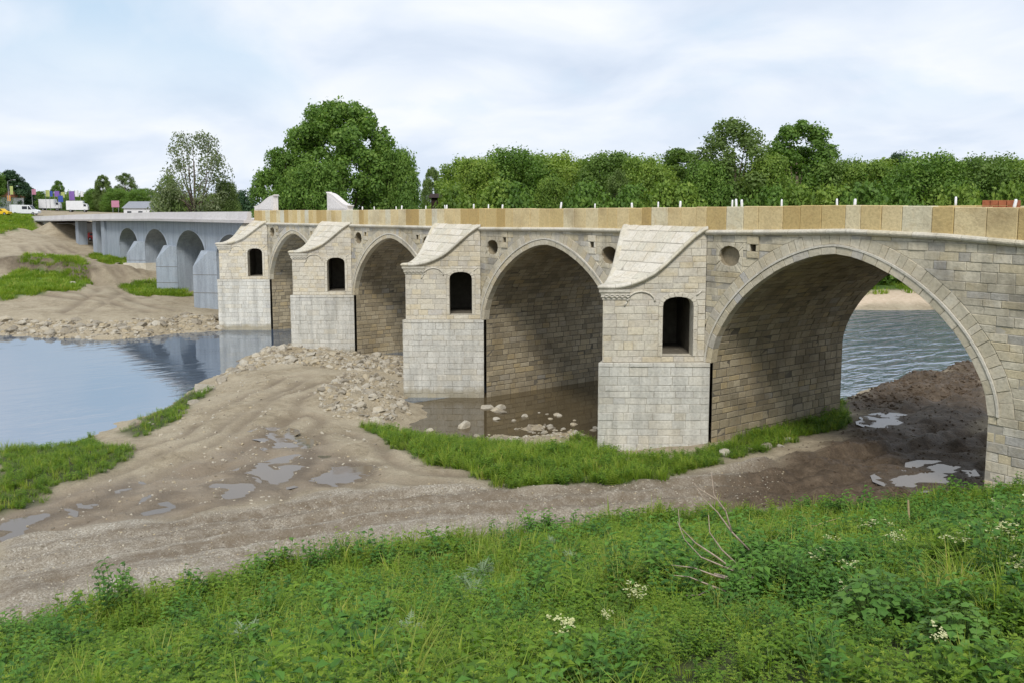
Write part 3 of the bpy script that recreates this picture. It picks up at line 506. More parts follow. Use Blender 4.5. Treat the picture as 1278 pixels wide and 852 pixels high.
def arch_halfw(z,xc,zcr,off):            # outer half width of ring at height z (left,right symmetric)
    if z<=ZS: return HALF+off
    if z>=zcr+off: return 0
    lo,hi=0,math.pi/2
    for _ in range(40):
        m=(lo+hi)/2
        if arch_pt(m,xc,zcr,off)[1]<z: lo=m
        else: hi=m
    return arch_pt(lo,xc,zcr,off)[0]-xc
RI,RM,RO=.30,.38,.86
def sweep(mb,path,offs,ups,prof,tone=.5,gap=.0,seglen=None,sink=None):
    """path points, offs outward vectors, ups up vectors, prof list of (out,up)"""
    n=len(prof); i0=0; L=0
    pieces=[]; start=0
    if seglen:
        acc=0
        for i in range(1,len(path)):
            acc+=(Vector(path[i])-Vector(path[i-1])).length
            if acc>seglen or i==len(path)-1: pieces.append((start,i)); start=i; acc=0
    else: pieces=[(0,len(path)-1)]
    for a,b in pieces:
        m=MB() if sink else mb; vs=[]
        for i in range(a,b+1):
            p=Vector(path[i])
            if i==a and a>0: p=p+(Vector(path[i+1])-p).normalized()*gap
            if i==b and b<len(path)-1: p=p+(Vector(path[i-1])-p).normalized()*gap
            for q,r in prof: vs.append(p+Vector(offs[i])*q+Vector(ups[i])*r)
        k=b-a+1
        fs=[(i*n+j,(i+1)*n+j,(i+1)*n+(j+1)%n,i*n+(j+1)%n) for i in range(k-1) for j in range(n)]
        fs+=[tuple(range(n)),tuple(reversed(range((k-1)*n,k*n)))]
        m.add(vs,fs,rng.random())
        if sink: sink(m)
PROF=[(-.3,.0),(.06,.0),(.13,.03),(.18,.09),(.19,.14),(.15,.20),(.08,.235),(-.3,.25)]
STONE='ashlar_stone'
def barrel_map(xc,zcr):
    th=np.linspace(math.pi,0,121); P=[arch_pt(t,xc,zcr) for t in th]; s=[0]
    for a,b in zip(P[:-1],P[1:]): s.append(s[-1]+math.dist(a,b))
    s=np.array(s); PX=np.array([p[0] for p in P]); PZ=np.array([p[1] for p in P]); x0=xc-HALF
    def F(u,v,d):
        if v<=0: return (x0+d,u,ZS+v)
        x=float(np.interp(v,s,PX)); z=float(np.interp(v,s,PZ)); e=.05
        tx_=float(np.interp(v+e,s,PX)-np.interp(v-e,s,PX)); tz=float(np.interp(v+e,s,PZ)-np.interp(v-e,s,PZ)); l=math.hypot(tx_,tz) or 1
        return (x+tz/l*d,u,z-tx_/l*d)
    return F,float(s[-1])
def do_pier(J,first):
    zt=zc(J-1); nose=(J-3.02,-3.85); A=(J-.4,-.02); B=(J-5.64,-.02)
    pier=empty('pier'); pier.parent=bridge
    zo=lambda t: zt-.05+ogee(t)*(zt-.05-7.2)/(9.85-7.2) if True else 0
    d=Vector((A[0]-nose[0],A[1]-nose[1],0)); L=d.length; d.normalize(); NR=Vector((d.y,-d.x,0)); NL=Vector((-NR.x,NR.y,0))
    # upper right flank
    F=plane((nose[0],nose[1],0),NR)
    uc,hw=L-1.23,.69; zsill,zspr,zcw=4.2,6.45,6.88
    def whw(z,o=0):
        if z<=zspr: return hw+o
        k=(z-zspr)/(zcw+o-zspr); return 0 if k>=1 else (hw+o)*math.sqrt(1-k**2.4)
    def ub(z):      # left limit of flank in u at height z (u=0 nose, L at the bridge)
        t=0.0
        if z<zo(1): return 0.
        lo,hi=0,1
        for _ in range(30):
            m=(lo+hi)/2
            if zo(m)>z: lo=m
            else: hi=m
        return L*(1-lo)
    SR=.2
    def iv(z):
        l=ub(z)
        if zsill<z<zcw+SR and whw(z,SR)>.01: return [(l,uc-whw(z,SR)),(uc+whw(z,SR),L)]
        return [(l,L)]
    W=Wall(F,M['pier_old'],pier,STONE if first else None)
    W.put(lay(bounds(ZS,zt-.1,.33,[zsill,zcw+SR,zo(1)]),iv,.4,.95))
    # window surround
    for sg in (-1,1):
        bs=bounds(zsill,zspr,.55)
        for a,b in zip(bs[:-1],bs[1:]): W.put([[(uc+sg*hw,a),(uc+sg*(hw+SR),a),(uc+sg*(hw+SR),b),(uc+sg*hw,b)]],.3,.012,rec=.22)
    n=9
    for k in range(n):
        t0,t1=[math.pi*(k+e)/n for e in (0,1)]
        def wp(t,o):
            c,s=math.cos(t),math.sin(t); return (uc+(hw+o)*math.copysign(abs(c)**.85,c),zspr+(zcw+o-zspr)*abs(s)**.85)
        W.put([[wp(t0,0),wp(t0,SR),wp(t1,SR),wp(t1,0)]],.35,.02,rec=.22)
    W.done()
    # niche behind the window: sides, head, floor, end wall
    mb=MB(); dp=.75; ol=[(uc-hw,zsill),(uc+hw,zsill)]+[wp(math.pi*k/12,0) for k in range(13)]
    vs=[F(u,v,-.12) for u,v in ol]+[F(u,v,-dp) for u,v in ol]; m_=len(ol)
    mb.add(vs,[(i,m_+i,m_+(i+1)%m_,(i+1)%m_) for i in range(m_)],.5)
    u0,u1,z0_,z1_=uc-1.0,uc+.8,zsill,7.0; bx_=[(u0,z0_),(u1,z0_),(u1,z1_),(u0,z1_)]      # chamber behind the opening
    for i,(p_,q_) in enumerate(zip(ol,ol[1:]+ol[:1])): pass
    mb.build('window_reveal',M['pier_old'],pier); mb=MB()
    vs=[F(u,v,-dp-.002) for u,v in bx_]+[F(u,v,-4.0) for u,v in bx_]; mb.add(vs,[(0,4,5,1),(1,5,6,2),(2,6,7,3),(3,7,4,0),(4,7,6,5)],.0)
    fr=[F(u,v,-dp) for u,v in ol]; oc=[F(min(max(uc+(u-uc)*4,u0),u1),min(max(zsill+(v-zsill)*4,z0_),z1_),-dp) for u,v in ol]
    mb.add(fr+oc,[(i,(i+1)%m_,m_+(i+1)%m_,m_+i) for i in range(1,m_)],.1); mb.build('chamber',M['mortar_and_shade'],pier)  # dark colour of the chamber walls stands in for the shade inside
    # blind arch relief and small chevron beside the window
    mb=MB(); c0=L*.37
    pts=[F(c0+.62*math.cos(math.pi*k/14),6.68+.45*math.sin(math.pi*k/14),.015) for k in range(15)]; mb.tube(pts,.045,6)
    mb.build('blind_arch',M['cornice'],pier,True)
    for x0,z0,x1,z1 in ((L-.42,6.95,L-.2,7.15),(c0-.64,6.66,c0-.74,6.48)):
        mb=MB(); mb.tube([F(x0,z0,.01),F(x1,z1,.01)],.04,6); mb.build('relief_stroke',M['cornice'],pier,True)
    # lower casing (10 cm proud) with ledge
    A2=Vector((J-.02,-.05,0)); n2=Vector((J-3.02,-4.08,0)); d2=A2-n2; L2=d2.length; d2.normalize(); N2=Vector((d2.y,-d2.x,0))
    F2=plane((n2.x,n2.y,0),N2); W=Wall(F2,M['pier_new'],pier,STONE if first else None)
    W.put(lay(bounds(-1.7,ZS-.19,.355),lambda z:[(0,L2)],.45,1.1))
    W.put(lay([ZS-.19,ZS],lambda z:[(0,L2)],.7,1.5),.75,.03)
    W.done()
    mb=MB(); mb.add([(n2.x,n2.y,ZS-.012),(A2.x,A2.y,ZS-.012),(A2.x,.2,ZS-.012),(J-6.0,.2,ZS-.012),(J-6.0,-.05,ZS-.012)],[(0,1,2,3,4)]); mb.build('ledge',M['cornice'],pier)
    # left flank (faces away), ashlar joined
    nl=Vector((-N2.x,N2.y,0)); Fl=plane((J-6.02,-.05,0),nl); W=Wall(Fl,M['pier_new'],pier)
    W.put(lay(bounds(-1.7,ZS,.355),lambda z:[(0,L2)],.5,1.1)); W.done()
    Fl=plane((B[0],B[1],0),NL); W=Wall(Fl,M['pier_old'],pier)
    W.put(lay(bounds(ZS,zt-.1,.36,[zo(1)]),lambda z:[(0,L-ub(z))],.5,1.)); W.done()
    # ogee roof
    b=-nose[1]; Xc=J-3.02
    def FR(u,v,dd):
        t=1-v/b; e=.02; z=zo(t)+.2; sl=(zo(t-e)-zo(t+e))/(2*e*b); l=math.hypot(1,sl)
        return (Xc+u,-b*t-dd*sl/l,z+dd/l)
    W=Wall(FR,M['roof'],pier,'roof_slab' if first else None,gap=.026,bev=.02,join='roof_slabs')
    hwid=lambda v:[(-2.66*v/b-.02,2.66*v/b+.02)]
    W.put(lay(bounds(.05,b,.42),hwid,.4,.85)); W.done('roof_bed')
    # moulding along the roof edges, mitred round the nose
    path=[];offs=[];ups=[]; T=[k/26 for k in range(27)]
    for t in T: path.append((A[0]+(nose[0]-A[0])*t,A[1]+(nose[1]-A[1])*t,zo(t)-.02)); offs.append(NR)
    offs[-1]=Vector((0,-1,0))/max(NR.y*-1,.3)
    for t in T[::-1][1:]: path.append((B[0]+(nose[0]-B[0])*t,B[1]+(nose[1]-B[1])*t,zo(t)-.02)); offs.append(NL)
    ups=[Vector((0,0,1))]*len(path)
    sweep(None,path,offs,ups,PROF,gap=.006,seglen=.62,sink=lambda m:m.build('edge_moulding',M['cornice'],pier,False))
    # carved capital under the nose
    pr=[(-.1,0),(.03,0),(.035,.09),(.075,.12),(.06,.2),(.09,.3),(.13,.34),(.14,.46),(-.1,.46)]
    tl=[.74,.82,.9,1.0]; cp=[(A[0]+(nose[0]-A[0])*t,A[1]+(nose[1]-A[1])*t,zo(1)-.47) for t in tl]; co=[NR]*3+[Vector((0,-1,0))/max(-NR.y,.3)]
    cp+= [(B[0]+(nose[0]-B[0])*t,B[1]+(nose[1]-B[1])*t,zo(1)-.47) for t in tl[::-1][1:]]; co+=[NL]*3
    mb=MB(); sweep(mb,cp,co,[Vector((0,0,1))]*len(cp),pr)
    for k in range(5):      # scroll relief on the capital
        u=.16+k*.24; mb.tube([F(u+.1*math.cos(a),zo(1)-.3+.06*math.sin(a)+.0*a,.09) for a in [i*.7 for i in range(8)]],.028,5)
    mb.build('carved_capital',M['cornice'],pier)
    # barrel of the arch to the right of this pier: left wall and vault
    zcr=CROWN[J]; Fb,SL=barrel_map(J+HALF,zcr)
    W=Wall(Fb,M['barrel'],pier,None,gap=.03,bev=.02,mortar='mortar_and_shade',join='barrel_facing',relief=.016)
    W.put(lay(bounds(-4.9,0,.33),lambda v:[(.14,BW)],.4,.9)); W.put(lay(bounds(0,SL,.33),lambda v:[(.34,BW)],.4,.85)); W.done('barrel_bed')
    # right barrel wall of the arch to the left is the left face of this pier
    if J>-50 or True:
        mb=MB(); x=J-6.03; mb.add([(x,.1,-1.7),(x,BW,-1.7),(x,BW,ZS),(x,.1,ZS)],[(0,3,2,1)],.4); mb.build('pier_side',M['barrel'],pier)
    return pier
def do_arch(J,first):
    xc=J+HALF; zcr=CROWN[J]; arch=empty('arch'); arch.parent=bridge
    Fs=plane((0,0,0),(0,-1,0)); right=24 if first else J+SPAN+.45; left=J-.42
    cl=lambda p:(max(p[0],left),p[1])
    top=lambda x: zc(x)-.22
    W=Wall(Fs,M['vouss'],arch,'voussoir' if first else None,gap=.016,bev=.014,join='voussoirs')
    n=44; cells=[]
    ths=[0.0]
    while ths[-1]<math.pi-.05: ths.append(ths[-1]+rng.uniform(.055,.085))
    ths[-1]=math.pi
    # equal arc spacing
    tt=np.linspace(0,math.pi,400); pp=[arch_pt(t,xc,zcr) for t in tt]; ss=np.r_[0,np.cumsum([math.dist(a,b) for a,b in zip(pp[:-1],pp[1:])])]
    def bys(q): return float(np.interp(q,ss,tt))
    S=ss[-1]; k=round(S/.62); qs=[S*(i+rng.uniform(-.2,.2)*(0<i<k))/k for i in range(k+1)]
    for a,b in zip(qs[:-1],qs[1:]):
        t0,t1=bys(a),bys(b); W.put([[arch_pt(t0,xc,zcr),arch_pt(t0,xc,zcr,RI),arch_pt(t1,xc,zcr,RI),arch_pt(t1,xc,zcr)]],None,.05,rec=.34)
    k=round(S/.36); qs=[S*(i+rng.uniform(-.25,.25)*(0<i<k))/k for i in range(k+1)]
    for a,b in zip(qs[:-1],qs[1:]):
        t0,t1=bys(a),bys(b); c=[arch_pt(t0,xc,zcr,RM),arch_pt(t0,xc,zcr,RO),arch_pt(t1,xc,zcr,RO),arch_pt(t1,xc,zcr,RM)]
        c=[(max(u,left),min(v,top(u)-.01)) for u,v in c]
        if abs(area(c))>.02: W.put([c],None,.008)
    W.done('ring_bed')
    mb=MB(); P=[arch_pt(bys(S*i/90),xc,zcr,RI) for i in range(91)]; P2=[arch_pt(bys(S*i/90),xc,zcr,RM) for i in range(91)]
    for q in range(90):
        c=[cl(P[q]),cl(P2[q]),cl(P2[q+1]),cl(P[q+1])]
        vs=[Fs(u,v,d) for d in (-.05,.085) for u,v in c]; mb.add(vs,[(4,5,6,7),(0,1,5,4),(2,3,7,6),(3,0,4,7),(1,2,6,5)],.5)
    mb.build('arch_moulding',M['cornice'],arch)
    # spandrel
    zo_=min(zcr+RO,min(top(xc-1),top(xc+1))-.02); ztop=min(top(J),top(J+SPAN),top(xc))
    hole=[(J+.86,{0:8.77}.get(J,8.45)),(J+SPAN-.86,{0:8.77}.get(J,8.45))]; sq=[(J+2.15,zc(J)-.72),(J+SPAN-2.15,zc(J)-.72)]
    if first: hole=hole[:1]; sq=sq[:1]
    bs=bounds(ZS if not first else -.6,ztop,.3,[ZS,zo_] if first else [zo_])
    def snap(a,b): return max([q for q in bs if q<=a] or [bs[0]]),min([q for q in bs if q>=b] or [bs[-1]])
    ex=[]
    for hx,hz_ in hole:
        a,b=snap(hz_-.52,hz_+.52); ex.append((hx-.74,hx+.74,a,b))
    for sx,sz in sq:
        a,b=snap(sz-.2,sz+.2); ex.append((sx-.3,sx+.3,a,b))
    def iv(z):
        w=arch_halfw(z,xc,zcr,RO)
        if first and z<ZS: return [(J+SPAN,right)]
        if z>=zo_-1e-3: return [(left,right)]
        if first: o=[(left,max(xc-w,left)),(xc+w,right)] 
        else: o=[(left,max(xc-w,left)),(min(xc+w,right),right)]
        return o
    W=Wall(Fs,M['spandrel'],arch,STONE if first else None,relief=.018)
    cells=lay(bs,iv,.35,.95,ex)
    # top course follows the cornice slope
    xs=np.arange(left,right,.8)
    for x in xs:
        x1=min(x+.8,right); cells.append([(x,ztop),(x1,ztop),(x1,top(x1)),(x,top(x))])
    W.put([c for c in cells if abs(area(c))>.006])
    for (hx,hz_),e in zip(hole,ex):
        m_=12
        def outp(an):
            c,s=math.cos(an),math.sin(an); k1=((e[1]-hx)/c if c>0 else (e[0]-hx)/c) if abs(c)>1e-6 else 9; k2=((e[3]-hz_)/s if s>0 else (e[2]-hz_)/s) if abs(s)>1e-6 else 9
            k=min(k1,k2); return (hx+c*k,hz_+s*k)
        def inp(an): return (hx+.58*math.cos(an),hz_+.45*math.sin(an))
        ang=sorted(set([2*math.pi*i/m_ for i in range(m_)]+[math.atan2(zz-hz_,xx-hx)%(2*math.pi) for xx in e[:2] for zz in e[2:]]))
        for a0,a1 in zip(ang,ang[1:]+[ang[0]+2*math.pi]):
            if a1-a0<.06: continue
            W.put([[inp(a0),outp(a0),outp(a1),inp(a1)]],.45,.01,rec=.12,sep=False)
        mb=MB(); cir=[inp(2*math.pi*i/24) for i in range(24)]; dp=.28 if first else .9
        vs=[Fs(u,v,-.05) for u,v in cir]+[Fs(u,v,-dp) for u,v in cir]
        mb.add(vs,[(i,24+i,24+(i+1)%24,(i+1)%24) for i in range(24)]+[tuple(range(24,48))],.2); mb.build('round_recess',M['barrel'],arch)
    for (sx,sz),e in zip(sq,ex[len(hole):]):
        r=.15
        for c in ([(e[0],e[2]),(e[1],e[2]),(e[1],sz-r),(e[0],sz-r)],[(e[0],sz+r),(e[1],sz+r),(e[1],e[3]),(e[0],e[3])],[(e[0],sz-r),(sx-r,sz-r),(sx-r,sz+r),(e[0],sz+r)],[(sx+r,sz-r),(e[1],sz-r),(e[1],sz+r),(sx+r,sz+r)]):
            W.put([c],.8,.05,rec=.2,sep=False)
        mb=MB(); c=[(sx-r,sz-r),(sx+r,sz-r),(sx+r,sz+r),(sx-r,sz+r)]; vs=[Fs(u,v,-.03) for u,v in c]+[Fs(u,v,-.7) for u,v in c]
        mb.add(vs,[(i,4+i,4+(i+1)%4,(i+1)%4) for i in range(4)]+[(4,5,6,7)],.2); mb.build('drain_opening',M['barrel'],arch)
    W.done()
    # cornice stones
    x0,x1=J-.42,right; n=max(2,int((x1-x0)/.22)); path=[];
    for i in range(n+1):
        x=x0+(x1-x0)*i/n; path.append((x,-.0,zc(x)-.24))
    sweep(None,path,[Vector((0,-1,0))]*len(path),[Vector((0,0,1))]*len(path),PROF,gap=.008,seglen=.85,sink=lambda m:m.build('cornice_stone',M['cornice'],arch))
    # back elevation
    mb=MB(); N_=40; z2=zc(xc)-.02; vs=[];P=[arch_pt(math.pi*i/N_,xc,zcr) for i in range(N_+1)]
    for i in range(N_):
        mb.add([(P[i][0],BW,P[i][1]),(P[i+1][0],BW,P[i+1][1]),(P[i+1][0],BW,z2),(P[i][0],BW,z2)],[(0,1,2,3)],.4)
    xl=J-6.03; mb.add([(xl,BW,-1.7),(J,BW,-1.7),(J,BW,z2),(xl,BW,z2)],[(3,2,1,0)],.4)
    if first: mb.add([(J+SPAN,BW,-1),(24,BW,-1),(24,BW,zc(24)),(J+SPAN,BW,z2)],[(3,2,1,0)],.4); mb.add([(J+SPAN,0.1,-1),(J+SPAN,BW,-1),(J+SPAN,BW,ZS),(J+SPAN,.1,ZS)],[(0,3,2,1)],.4)
    mb.build('back_wall',M['spandrel'],arch)
for i,J in enumerate(PIERS): do_pier(J,i==0); do_arch(J,i==0)
# the 300 stones that show largest become parts of their own, the rest are joined per facing
rank=[]
for w,bn in POOL:
    for k,(ar,g,t) in enumerate(w.cand):
        p=Vector(g[0][-1]); vis_=p.x<13.6 and p.z>max(hz1(p.x,p.y-.3),WATER)-.1
        rank.append((ar/(p-EYE).length_squared*(1 if vis_ else .001),id(w),k))
keep=set((a,b) for _,a,b in sorted(rank,reverse=True)[:300])
for w,bn in POOL:
    for k,(ar,g,t) in enumerate(w.cand):
        if (id(w),k) in keep: m=MB(); m.add(*g,tone=t); m.build(STONE,w.mat,w.parent)
        else: w.mb.add(*g,tone=t)
    w.cand=[]; w.done(bn,True)
# deck and parapets
mb=MB(); xs=np.linspace(-61,24,40)
for a,b in zip(xs[:-1],xs[1:]):
    mb.add([(a,.05,zc(a)-.03),(b,.05,zc(b)-.03),(b,BW-.05,zc(b)-.03),(a,BW-.05,zc(a)-.03)],[(0,1,2,3)])
mb.build('deck',M['mortar'],bridge)
par=empty('parapet'); par.parent=bridge
x=-58.4; prev=.5
while x<23.5:
    w=rng.uniform(.62,1.25); t=rng.random(); mb=MB(); x1=min(x+w,24); dz=rng.uniform(-.012,.012)
    mb.bbox(x+.008,x1-.008,-.02+rng.uniform(-.012,.012),.46,zc((x+x1)/2)-.03,zp((x+x1)/2)+dz,.022,t); mb.build('parapet_block',M['parapet'],par); x=x1
x=-61
while x<23.5:
    w=rng.uniform(.8,1.3); mb=MB(); x1=min(x+w,24); mb.bbox(x+.008,x1-.008,BW-.46,BW+.02,zc((x+x1)/2)-.03,zp((x+x1)/2)-.02,.022,rng.random()); mb.build('parapet_block',M['parapet'],par); x=x1
# white scroll-shaped parapet ornaments
def scroll(x0,x1,flip):
    n=16; L=x1-x0; pts=[]
    for i in range(n+1):
        t=i/n; z=.42+1.0*(t*t*(3-2*t)) if t>.12 else .42
        pts.append((t*L,z))
    poly=[(0,0)]+[(L,0),(L,1.38),(L+.18,1.40),(L+.18,1.5)]+[(a,b+.0) for a,b in pts[::-1]]+[(-.18,.42),(-.18,.34),(0,.34)]
    if flip: poly=[(L-a,b) for a,b in poly][::-1]
    zb=zp((x0+x1)/2)-.02; mb=MB(); mb.prism([(x0+a,zb+b) for a,b in poly],.0,.5,.5)
    # raised inner panel
    ip=[(.25,.12),(L-.3,.12),(L-.3,1.15)]+[(a,max(b-.25,.2)) for a,b in pts[::-1] if .3<a<L-.35]
    if flip: ip=[(L-a,b) for a,b in ip][::-1]
    o=mb.build('scroll_ornament',M['white_stone'],bridge); m2=MB(); m2.prism([(x0+a,zb+b) for a,b in ip],-.03,.05,.9); m2.build('panel',M['white_stone'],o)
scroll(-58.3,-53.3,False); scroll(-41.2,-37.4,True)
# ================================================================ CONCRETE BRIDGE (continuation)
cb_=empty('concrete_bridge',(-62,0,0),0,'blue grey concrete arched bridge with pale deck edge joining the stone bridge','bridge')
class _P:   # parent helper: keep world coordinates
    pass
def cbuild(mb,name,mat,parent=None):
    o=mb.build(name,mat,parent or cb_)
    if parent is None: o.matrix_parent_inverse=Matrix.Translation((62,0,0))
    return o
def zd(x): return float(np.interp(x,[-260,-205,-186,-149,-93,-58],[8.9,8.35,8.6,9.26,10.06,10.35]))
mb=MB(); xs=list(np.arange(-205,-58.5,4.0))+[-58.5]
for a,b in zip(xs[:-1],xs[1:]):
    prof=lambda x:[(-1.0,zd(x)-1.12),(-1.05,zd(x)-.82),(-.78,zd(x)-.8),(-.62,zd(x)),(-.3,zd(x)),(-.25,zd(x)-.75),(9.8,zd(x)-.75),(9.8,zd(x)-1.12)]
    P=[(a,y,z) for y,z in prof(a)]+[(b,y,z) for y,z in prof(b)]; n=8
    mb.add(P,[(i,n+i,n+(i+1)%n,(i+1)%n)[::-1] for i in range(n)],rng.random())
mb.f.append(tuple(range(len(mb.v)-8,len(mb.v)))); mb.t.append(.5); mb.mi.append(0)
cbuild(mb,'deck_edge',M['fascia'])
mb=MB()
for a,b in zip(xs[:-1],xs[1:]):
    P=[(x,y,zd(x)+dz-1.1) for x in (a,b) for y,dz in ((9.4,0),(9.8,0),(9.8,1.1),(9.4,1.1))]; mb.add(P,[(i,4+i,4+(i+1)%4,(i+1)%4)[::-1] for i in range(4)],.5)
cbuild(mb,'far_barrier',M['fascia'])
CJ=[-70.7,-86.5,-102.3]; CW=3.9; CZS=4.9; CZC={-70.7:7.9,-86.5:8.0,-102.3:7.75,-118.0:7.6}
# spandrel slab with arch openings, one part per bay
def bay(xl,xr,zcr):
    mb=MB(); n=24; xc=(xl+xr)/2; h=(xr-xl)/2
    P=[(xc-h*math.cos(math.pi*i/n)*abs(math.cos(math.pi*i/n))**.05,CZS+(zcr-CZS)*abs(math.sin(math.pi*i/n))**.9) for i in range(n+1)]
    for i in range(n):
        (x0,z0),(x1,z1)=P[i],P[i+1]; t0,t1=zd(x0)-1.12,zd(x1)-1.12
        mb.add([(x0,0,z0),(x1,0,z1),(x1,0,t1),(x0,0,t0)],[(0,1,2,3)]); mb.add([(x0,8.8,z0),(x1,8.8,z1),(x1,8.8,t1),(x0,8.8,t0)],[(3,2,1,0)])
        mb.add([(x0,0,z0),(x1,0,z1),(x1,8.8,z1),(x0,8.8,z0)],[(3,2,1,0)])
    cbuild(mb,'arch_span',M['concrete'])
    m2=MB()
    for i in range(n):
        (x0,z0),(x1,z1)=P[i],P[i+1]; k=lambda x,z:(xc+(x-xc)*1.035,CZS+(z-CZS)*1.06)
        a,b=k(x0,z0),k(x1,z1); m2.add([(x0,-.05,z0),(x1,-.05,z1),(b[0],-.05,b[1]),(a[0],-.05,a[1]),(x0,.0,z0),(x1,.0,z1),(b[0],0,b[1]),(a[0],0,a[1])],[(0,1,2,3),(3,2,6,7),(0,4,5,1)],.9)
    cbuild(m2,'arch_rim',M['concrete'])
def cpier(J):
    xl=J-CW; xc=J-CW/2; yn=-2.05; zt=5.9; zn=4.15; pr=empty('pier'); pr.parent=cb_; pr.matrix_parent_inverse=Matrix.Translation((62,0,0))
    mb=MB(); mb.vprism([(J,0.03),(J,8.8),(xl,8.8),(xl,.03)],-2,CZS+.02,.4); mb.add([(xl,0.01,CZS),(J,0.01,CZS),(J,.01,zd(J)-1.12),(xl,.01,zd(xl)-1.12)],[(0,1,2,3)],.5)
    mb.build('shaft',M['concrete'],pr)
    mb=MB(); k=.36; mid=lambda a,b,t:a+(b-a)*t
    yb=yn*(1-.62)  # slope meets flat top
    R0=(J,.0); Nn=(xc,yn); L0=(xl,.0)
    Ra=(mid(xc,J,.66),yn*(1-.66)); La=(mid(xc,xl,.66),yn*(1-.66))
    v=[(Nn[0],Nn[1],-2),(J,0,-2),(xl,0,-2),(Nn[0],Nn[1],zn),(Ra[0],Ra[1],zt),(La[0],La[1],zt),(J,0,zt),(xl,0,zt)]
    mb.add(v,[(0,1,6,4,3),(0,3,5,7,2),(3,4,5),(4,6,7,5),(1,2,7,6)],.7); mb.build('cutwater',M['concrete'],pr)
    mb=MB()    # casting joints
    for z in (1.3,3.3):
        if z>hz1(xc,yn)+.2: mb.add([(Nn[0]+.0,Nn[1]-.012,z),(J+.012,-.012,z),(J+.012,-.012,z+.05),(Nn[0],Nn[1]-.012,z+.05)],[(0,1,2,3)],.0)
    if mb.v: mb.build('joint_strip',M['mortar_and_shade'],pr)
    g=hz1(xc,-1)
    if J<-100:
        mb=MB(); mb.vprism([(J+.35,-.1),(J+.35,9),(xl-.35,9),(xl-.35,-.1),(xc,yn-.5)],-1,2.95,.5); mb.build('footing',M['pier_old'],pr)
for J in CJ: cpier(J)
bay(CJ[0],-60.6,7.9); bay(CJ[1],CJ[0]-CW,8.0); bay(CJ[2],CJ[1]-CW,7.8); bay(-118.0,CJ[2]-CW,7.6)
mb=MB(); mb.vprism([(-118.0,0),(-118,8.8),(-127,8.8),(-127,0)],0,[zd(-118)-1.12,zd(-118)-1.12,zd(-127)-1.12,zd(-127)-1.12],.6); cbuild(mb,'wall_panel',M['concrete'])
mb=MB(); mb.vprism([(-127,-.35),(-127,.0),(-129.5,.0),(-129.5,-.35)],0,zd(-128)-1.13,.8); cbuild(mb,'pilaster',M['concrete'])
for x in (-136,-152):
    mb=MB(); mb.vprism([(x,.1),(x,1.6),(x-3.0,1.6),(x-3.0,.1)],0,zd(x)-1.2,.6); cbuild(mb,'column',M['concrete'])
    mb=MB(); mb.vprism([(x,6.1),(x,7.6),(x-3.0,7.6),(x-3.0,6.1)],0,zd(x)-1.2,.6); cbuild(mb,'column',M['concrete'])
mb=MB(); mb.vprism([(-176,.2),(-176,8.8),(-205,8.8),(-205,.2)],0,7.2,.6); cbuild(mb,'abutment',M['fascia'])
# ================================================================ VEGETATION
def leafmat(name,stops,trans=.4,rnd=.5,rough=.55):
    m=bpy.data.materials.new(name); m.use_nodes=True; nt=m.node_tree; nt.nodes.clear()
    o=nt.nodes.new('ShaderNodeOutputMaterial')
    t=nd(nt,'ShaderNodeAttribute',attribute_name='tone').outputs['Fac']; r=nt.nodes.new('ShaderNodeObjectInfo').outputs['Random']
    f=nd(nt,'ShaderNodeMix',{0:rnd,2:t,3:r}).outputs[0]
    c=ramp(nt,f,stops).outputs[0]
    b=nd(nt,'ShaderNodeBsdfPrincipled',{'Base Color':c,'Roughness':rough,'Specular IOR Level':.25})
    tr=nd(nt,'ShaderNodeBsdfTranslucent',{'Color':mixc(nt,1,c,(1.25,1.35,.6),'MULTIPLY')})
    mx_=nd(nt,'ShaderNodeMixShader',{0:trans}); nt.links.new(b.outputs[0],mx_.inputs[1]); nt.links.new(tr.outputs[0],mx_.inputs[2]); nt.links.new(mx_.outputs[0],o.inputs[0])
    return m
M['grass']=leafmat('grass_blade',[(0, (0.088, 0.159, 0.017)), (0.45, (0.184, 0.288, 0.03)), (0.8, (0.311, 0.385, 0.061)), (1, (0.502, 0.402, 0.142))])
M['herb']=leafmat('herb_leaf',[(0, (0.051, 0.122, 0.016)), (0.5, (0.138, 0.245, 0.025)), (1, (0.262, 0.363, 0.048))])
M['fineherb']=leafmat('fine_weed_leaf',[(0, (0.081, 0.167, 0.016)), (0.5, (0.177, 0.278, 0.026)), (1, (0.319, 0.38, 0.051))])
M['mallow']=leafmat('large_leaf',[(0, (0.055, 0.144, 0.023)), (0.5, (0.112, 0.223, 0.038)), (1, (0.225, 0.331, 0.075))],.25)
M['ygrass']=leafmat('yellow_green_grass',[(0, (0.165, 0.209, 0.035)), (0.5, (0.242, 0.297, 0.055)), (1, (0.374, 0.363, 0.12))])
M['nettle']=leafmat('dark_nettle_leaf',[(0, (0.037, 0.105, 0.017)), (0.5, (0.076, 0.18, 0.026)), (1, (0.128, 0.255, 0.036))],.2)
M['silver']=leafmat('silver_leaf',[(0, (0.124, 0.188, 0.095)), (0.5, (0.186, 0.257, 0.14)), (1, (0.279, 0.343, 0.213))],.15)
M['flower']=leafmat('cream_flower',[(0, (0.468, 0.477, 0.23)), (1, (0.612, 0.607, 0.367))],.2)
M['stalk']=plain('green_stalk',(.10,.17,.04),.7)
M['dry']=plain('dry_twig',(.36,.29,.23),.85,.3,20)
M['straw']=plain('dry_straw',(.36,.29,.16),.85,.3,20)
pr_=random.Random(21)
def rv(s=1): return Vector((pr_.gauss(0,1),pr_.gauss(0,1),pr_.gauss(0,1))).normalized()*s
